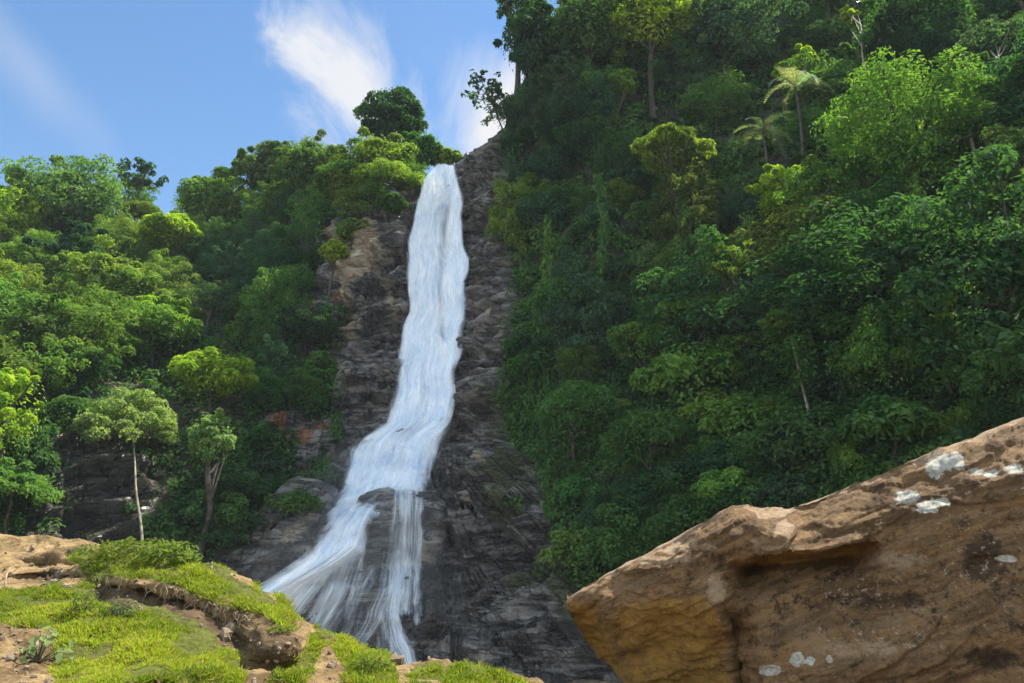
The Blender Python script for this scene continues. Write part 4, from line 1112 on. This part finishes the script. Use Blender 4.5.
def palm(px, py, hp, L, count, colr, lab, nm='palm', cat='palm', front=4.0, seed=1, sag=.5, lw=.45):
    P = hit(px, py); C = P + np.array([0, -front, 0]); z = drop(C[0], C[1]); z = C[2] - 2 if z is None else min(z, C[2] - .3)
    z = max(z, C[2] - 5)
    root = empty(nm, (C[0], C[1], z)); tag(root, lab, cat)
    h = C[2] - z; t = np.linspace(0, 1, 8)
    V, F = tube(np.stack([.1 * np.sin(t * 3), 0 * t, -.5 + t * (h + .5)], -1), .11 - .03 * t, 7)
    tm = mk_mesh('trunk', V, F); tm.materials.append(BARK); o = link('trunk', tm, None, root); o.color = (*WOOD, 1)
    fm = frond_mesh(L, lw, seed, sag); rng = np.random.default_rng(seed)
    for i in range(count):
        f = link('frond', fm, None, root); f.location = (0.1 * math.sin(3), 0, h)
        f.rotation_euler = (rng.normal() * .15, rng.uniform(-.75, .25), i * 2.4 + rng.normal() * .2); f.color = (*jit(colr, rng, .12), 1); f.scale = (rng.uniform(.8, 1.1),) * 3


palm(768, 132, 40, 3.0, 14, (.22, .27, .22), 'palm with silvery drooping fronds in the dark eastern forest', seed=3, front=6.0)
palm(738, 172, 30, 2.5, 12, (.17, .22, .16), 'smaller grey-green palm just below the silvery palm', seed=5, front=6.0)
palm(1004, 330, 40, 2.3, 12, (.10, .16, .04), 'bright tree fern arching above the big boulder', nm='tree_fern', cat='tree fern', front=2.5, seed=7, sag=.4)
palm(1000, 212, 40, 2.2, 12, (.15, .19, .10), 'pale tree fern high at the eastern edge of the slope', nm='tree_fern', cat='tree fern', front=2.5, seed=9, sag=.6)
palm(716, 205, 30, 1.8, 9, (.07, .11, .05), 'dark tree fern under the grey-green palm', nm='tree_fern', cat='tree fern', front=2.0, seed=10)

# ------------------------------------------------------------------ bare trunks, hanging creepers
def bare_trunk(p0, p1, r, lab, colr=PALEWOOD, front=4.0, seed=0):
    A = hit(*p0); d = A[1]; B = W(p1[0], p1[1], d - front * .2); A = W(p0[0], p0[1], d)
    rng = np.random.default_rng(seed); t = np.linspace(0, 1, 14)[:, None]
    q = (B - A) * t + np.cumsum(rng.normal(size=(14, 3)) * .035, 0) * np.linalg.norm(B - A) / 5 + np.array([0, -front * .8, 0]) * np.minimum(1, t * 3) * .6
    parts = [tube(q, r * (1 - .55 * t[:, 0]), 6)]
    for s in (5, 8, 10, 12):
        e = q[s] + np.array([rng.normal() * .5, rng.normal() * .4, rng.uniform(.2, .8)]) * np.linalg.norm(B - A) * .12
        parts.append(tube(np.linspace(q[s], e, 4), np.linspace(r * .4, r * .12, 4), 5))
    V, F = join(parts); me = mk_mesh('bare_trunk', V, F); V0 = Vector(A); me.transform(__import__('mathutils').Matrix.Translation(-V0))
    me.materials.append(BARK); o = link('bare_trunk', me); o.location = A; o.color = (*colr, 1); tag(o, lab, 'tree trunk')


bare_trunk((309, 262), (293, 210), .09, 'thin pale bare trunk leaning on the shaded western slope', front=6, seed=1)
bare_trunk((52, 300), (47, 262), .08, 'short pale trunk among the sunlit western crowns', front=6, seed=21)
bare_trunk((146, 262), (138, 222), .08, 'slim pale trunk under the olive crowns of the western slope', front=6, seed=22)
bare_trunk((972, 212), (982, 62), .08, 'second thin trunk rising beside the open-crowned tree', seed=2)
bare_trunk((1003, 175), (1008, 40), .08, 'slim grey trunk at the eastern edge under the canopy', (.2, .18, .15), seed=3)
bare_trunk((890, 85), (884, 30), .07, 'short grey trunk behind the thin pole tree', (.2, .18, .15), seed=4)
bare_trunk((824, 412), (786, 340), .06, 'crooked twiggy trunk in the dark hollow above the big boulder', (.14, .11, .08), seed=5)
bare_trunk((829, 372), (822, 300), .04, 'thread-thin pale stem hanging above the dark hollow', (.3, .28, .24), seed=6)
bare_trunk((722, 150), (712, 92), .05, 'faint thin trunk west of the silvery palm', (.16, .14, .12), seed=7)
bare_trunk((628, 88), (618, 34), .09, 'dark branching trunk under the yellow-lit tree', (.05, .04, .035), front=5, seed=9)
bare_trunk((940, 205), (946, 150), .06, 'pale stem standing in front of the shade below the big domed tree', (.22, .2, .16), front=5, seed=10)
bare_trunk((905, 395), (892, 345), .05, 'thin grey stem in the shade beside the bright sapling', (.18, .16, .13), front=4, seed=11)
bare_trunk((766, 300), (758, 244), .05, 'thin stem under the bright slanting spray', (.16, .14, .12), front=4, seed=12)
bare_trunk((736, 140), (730, 96), .05, 'another faint trunk next to the silvery palm', (.16, .14, .12), seed=8)


def creeper(pts, w, lab, colr, seed, front=.9, per=9):
    rng = np.random.default_rng(seed); pts = np.array(pts, float); L = np.concatenate([[0], np.cumsum(np.hypot(*np.diff(pts, axis=0).T))])
    Cs = []
    for s in np.arange(0, L[-1], 1.6):
        P = hit(np.interp(s, L, pts[:, 0]), np.interp(s, L, pts[:, 1]))
        if P is None: continue
        m = np.linalg.norm(P) / FPX; ww = w * (1 - .5 * s / L[-1]) * m
        Cs.append(P + np.array([0, -front, 0]) + rng.normal(size=(per, 3)) * np.array([ww, .3, m * 2]))
    C = np.concatenate(Cs); dist = np.linalg.norm(C[0])
    V = leaves(C, np.array([-.2, -.7, .5]) + rng.normal(size=C.shape) * .4, 4.2 / FPX * dist * rng.uniform(.6, 1.2, len(C)), rng, .6, .5)
    o = C.mean(0); me = leaf_mesh('creeper', V.reshape(-1, 3) - o, np.repeat(rng.uniform(.2, .8, len(C)), 4))
    ob = link('creeper', me); ob.location = o; ob.color = (*colr, 1); tag(ob, lab, 'creeper')


creeper([(551, 196), (548, 230), (546, 290), (541, 330), (533, 375)], 3.2, 'long bright creeper hanging straight down beside the wet cliff', BRIGHT, 1)
creeper([(541, 326), (532, 360), (530, 400)], 4.5, 'leafy creeper spilling down where the long hanging creeper ends', MID, 2)
creeper([(566, 270), (560, 320), (548, 370), (546, 420)], 6.0, 'broad dark creeper curtain just east of the long hanging creeper', MID, 3)
creeper([(530, 395), (536, 440), (545, 480), (552, 520)], 6.0, 'low creeper curtain edging the smooth grey rock shelf', MID, 4)
creeper([(508, 140), (512, 180), (516, 220)], 4.0, 'dark creeper trailing from the cliff edge under the thin leaning tree', DARK, 5)
creeper([(745, 225), (728, 262), (702, 300)], 5.0, 'bright creeper slanting down from the glowing yellow-green tree', BRIGHT, 6, front=2.5)

creeper([(596, 190), (600, 240), (597, 285)], 3.0, 'thin creeper string hanging in the dark upper eastern slope', MID, 7, front=2.5)
creeper([(676, 200), (672, 250), (676, 292)], 3.0, 'creeper string hanging below the bright rounded crown', MID, 8, front=2.5)
creeper([(838, 262), (832, 320), (836, 372)], 3.5, 'creeper string dangling over the dark hollow', MID, 9, front=3.0)
creeper([(880, 180), (874, 222), (880, 262)], 5.0, 'creeper curtain draped from the big domed tree', BRIGHT, 10, front=5.0)

# ------------------------------------------------------------------ the bank: grass, small plants
def kattr(px, py, a):
    j = int(np.argmin(np.abs(kcol - px))); i = int(np.argmin(np.abs(kpy[:, j] - py))); return a[i, j]


def blades(B, hgt, wid, rng, lean=.5):
    k = len(B); d = unit(rng.normal(size=(k, 3)) * np.array([1, 1, .25]) * lean + np.array([0, 0, 1]))
    sd = unit(np.cross(d, rng.normal(size=(k, 3)))) * wid[:, None]
    tip = B + d * hgt[:, None] + np.stack([d[:, 0], d[:, 1], -.3 * np.ones(k)], -1) * (hgt * .35)[:, None]
    return np.stack([B - sd, B + sd, tip + sd * .25, tip - sd * .25], 1)


grng = np.random.default_rng(55)
Bs, Hs = [], []
tries = 0
while len(Bs) < 130000 and tries < 400000:
    tries += 1
    px, py = grng.uniform(-60, 545), grng.uniform(545, 720)
    g_ = kattr(px, py, gm)
    if g_ < .35 + .3 * grng.uniform(): continue
    P = khit(px, py)
    if P is None: continue
    tuft = 1.5 * max(0.0, float(vnoise(P * 2.6, 91)) * .7 + float(vnoise(P * 6.5, 93)) * .5 + .62)
    if grng.uniform() > tuft: continue
    Bs.append(P); Hs.append(float(grng.uniform(.02, .06)) * (.45 + tuft * .8))
Bs = np.array(Bs); Hs = np.array(Hs)
V = blades(Bs - np.array([0, 0, .01]), Hs, Hs * .09 + .002, grng)
gt = np.clip(.5 + .9 * fbm(Bs, 1.3, 3, 95) + grng.normal(size=len(Bs)) * .15, 0, 1)
go = link('grass', leaf_mesh('grass', V.reshape(-1, 3), np.repeat(gt, 4))); go.color = (.19, .24, .026, 1)
tag(go, 'bright yellow-green grass and moss on the ledges of the sandy bank', 'grass', kind='stuff')


dryi = grng.permutation(len(Bs))[:16000]
V = blades(Bs[dryi] - np.array([0, 0, .01]) + grng.normal(size=(len(dryi), 3)) * np.array([.012, .012, 0]), Hs[dryi] * 1.25, Hs[dryi] * .07 + .0015, grng, .8)
dg = link('grass', leaf_mesh('grass', V.reshape(-1, 3), np.repeat(grng.uniform(.2, .8, len(dryi)), 4))); dg.color = (.26, .20, .085, 1)
tag(dg, 'dry straw-coloured blades mixed through the green grass of the bank', 'grass', kind='stuff')


def small_plant(px, py, w, hp, n_, leafm, colr, nm, lab, cat, seed, aspect=.55, P=None):
    P = khit(px, py) if P is None else P
    m = np.linalg.norm(P) / FPX; rng = np.random.default_rng(seed)
    root = empty(nm, P); tag(root, lab, cat)
    d = rng.normal(size=(n_, 3)); d[:, 2] = np.abs(d[:, 2]); d = unit(d)
    q = d * rng.uniform(.45, 1, (n_, 1)) * np.array([w * .5 * m, w * .4 * m, hp * m])
    V = leaves(q, d * .5 + np.array([0, -.25, .7]) + rng.normal(size=(n_, 3)) * .3, leafm * rng.uniform(.6, 1.25, n_), rng, aspect, .2)
    o = link('foliage', leaf_mesh('foliage', V.reshape(-1, 3), np.repeat(rng.uniform(.2, .85, n_), 4)), None, root); o.color = (*colr, 1)
    st = [tube(np.stack([q[i] * 0, q[i] * .6 + np.array([0, 0, .02]), q[i]]), [.006, .004, .002], 4) for i in range(0, n_, max(1, n_ // 24))]
    Vt, Ft = join(st); tm = mk_mesh('stem', Vt, Ft); tm.materials.append(BARK); s_ = link('stem', tm, None, root); s_.color = (.12, .12, .05, 1)


small_plant(38, 662, 54, 32, 34, .11, (.20, .25, .10), 'broad_leaved_plant', 'low plant with pale round leaves on the sandy bank', 'plant', 1, .85)
small_plant(372, 672, 46, 22, 620, .055, (.16, .20, .03), 'shrub', 'round grassy tuft at the low end of the sandy bank', 'shrub', 2, .3)
small_plant(135, 556, 110, 16, 700, .085, (.13, .16, .03), 'shrub', 'long low yellow-green shrub along the top edge of the bank', 'shrub', 3)
small_plant(170, 560, 60, 18, 260, .10, (.12, .16, .03), 'shrub', 'leafy sprig on the bank top nearest the brown rock slab', 'shrub', 4)
small_plant(82, 612, 30, 22, 120, .06, (.09, .13, .03), 'fern', 'small fern at the dark hollow under the grassy ledge', 'fern', 5, .35)
small_plant(118, 616, 34, 16, 120, .06, (.08, .12, .05), 'fern', 'tiny fern cluster where the hollow meets the lower grass', 'fern', 6, .35)
small_plant(282, 632, 30, 8, 160, .05, (.15, .18, .03), 'moss_tuft', 'moss tuft on top of the brown rounded lump', 'moss', 7, .4)
P0_, P1_ = khit(5, 590), khit(22, 566)
tt = np.linspace(0, 1, 9)[:, None]
V, F = tube((P1_ - P0_) * tt + np.array([0, -.15, .10]) * np.sin(tt * 3) + P0_ * 0, .014 - .008 * tt[:, 0], 6)
tm = mk_mesh('dry_stick', V, F); tm.materials.append(BARK); o = link('dry_stick', tm); o.location = P0_; o.color = (.34, .26, .16, 1)
tag(o, 'dry pale stick leaning on the sandy bank', 'stick')

# dry roots and stems hanging in the hollow under the turf
rts = []
for k in range(46):
    px = grng.uniform(95, 250); P = khit(px, float(np.interp(px, kcol, hol_y)) - 5)
    L = grng.uniform(.08, .3); t = np.linspace(0, 1, 6)[:, None]
    rts.append(tube(P + np.array([0, -.05, 0]) + t * np.array([grng.normal() * .08, -.04, -L]) + .02 * np.sin(t * 9 + k) * np.array([1, 0, 0]), np.linspace(.006, .002, 6), 4))
V, F = join(rts); tm = mk_mesh('hanging_roots', V, F); tm.materials.append(BARK); o = link('hanging_roots', tm); o.color = (.3, .22, .13, 1)
tag(o, 'dry roots hanging into the hollow beneath the grassy ledge', 'roots', kind='stuff')

# ------------------------------------------------------------------ spray hanging at the foot of the fall
def ellipsoid(name, c, r, nr=16, na=28):
    ph = np.linspace(0.001, math.pi - .001, nr)[:, None]; an = np.linspace(0, 2 * math.pi, na, endpoint=False)[None]
    P = np.stack([np.sin(ph) * np.cos(an) * r[0], np.sin(ph) * np.sin(an) * r[1], np.cos(ph) * r[2] + 0 * an], -1)
    return mk_mesh(name, P, grid_faces(nr, na, True)[:, ::-1])


mm_, n = new_mat('spray mist')
vs_ = n('ShaderNodeVolumeScatter', ins={'Color': (.93, .96, 1.0, 1), 'Density': 0.028})
n('ShaderNodeOutputMaterial', ins={'Volume': vs_.outputs[0]})
for (px, py, Y, r) in ((310, 590, 44.5, (4.0, 2.2, 4.2)), (345, 545, 47, (3.4, 1.6, 5.5)), (388, 606, 44.0, (4.6, 1.6, 4.8)), (402, 540, 46.0, (2.6, 1.3, 4.5)), (395, 470, 53.0, (5.0, 1.2, 3.6))):
    o = link('mist', ellipsoid('mist', None, r), mm_); o.location = W(px, py, Y)
    tag(o, 'soft white spray drifting at the foot of the waterfall', 'mist', 'spray at the foot of the fall', kind='stuff')

# ------------------------------------------------------------------ loose stones on the bank
prng = np.random.default_rng(77)
st_ = []
base_ph = np.linspace(0.001, math.pi - .001, 7)[:, None]; base_an = np.linspace(0, 2 * math.pi, 9, endpoint=False)[None]
US = np.stack([np.sin(base_ph) * np.cos(base_an), np.sin(base_ph) * np.sin(base_an), np.cos(base_ph) + 0 * base_an], -1)
while len(st_) < 260:
    px, py = prng.uniform(-40, 530), prng.uniform(545, 700)
    if kattr(px, py, gm) > .4: continue
    P = khit(px, py)
    if P is None: continue
    r = .012 * math.exp(prng.normal() * .6) + .008
    V = US * (r * prng.uniform(.6, 1.3, 3)) * (1 + .35 * vnoise(US * 1.7 + prng.uniform(0, 90, 3), 7))[..., None]
    st_.append(((V + P + np.array([0, 0, r * .25])).reshape(-1, 3), grid_faces(7, 9, True)))
V, F = join(st_); o = link('pebbles', mk_mesh('pebbles', V, F, smooth=False)); o.data.materials.append(BARK); o.color = (.19, .14, .09, 1)
tag(o, 'loose pebbles and stone chips on the bare earth of the bank', 'pebbles', kind='stuff')

# ------------------------------------------------------------------ haze in the valley air
def box_mesh(name, a, b):
    V = [(x, y, z) for x in (a[0], b[0]) for y in (a[1], b[1]) for z in (a[2], b[2])]
    return mk_mesh(name, np.array(V), np.array([(0, 1, 3, 2), (4, 6, 7, 5), (0, 4, 5, 1), (2, 3, 7, 6), (0, 2, 6, 4), (1, 5, 7, 3)]), smooth=False)


hm, n = new_mat('haze')
pv = n('ShaderNodeVolumePrincipled', ins={'Color': (.80, .90, 1.0, 1), 'Density': 0.00022, 'Anisotropy': 0.0})
n('ShaderNodeOutputMaterial', ins={'Volume': pv.outputs[0]})
tag(link('haze', box_mesh('haze', (-950, -950, -70), (950, 950, 105)), hm), 'thin pale haze filling the sunlit valley air', 'haze', kind='stuff')
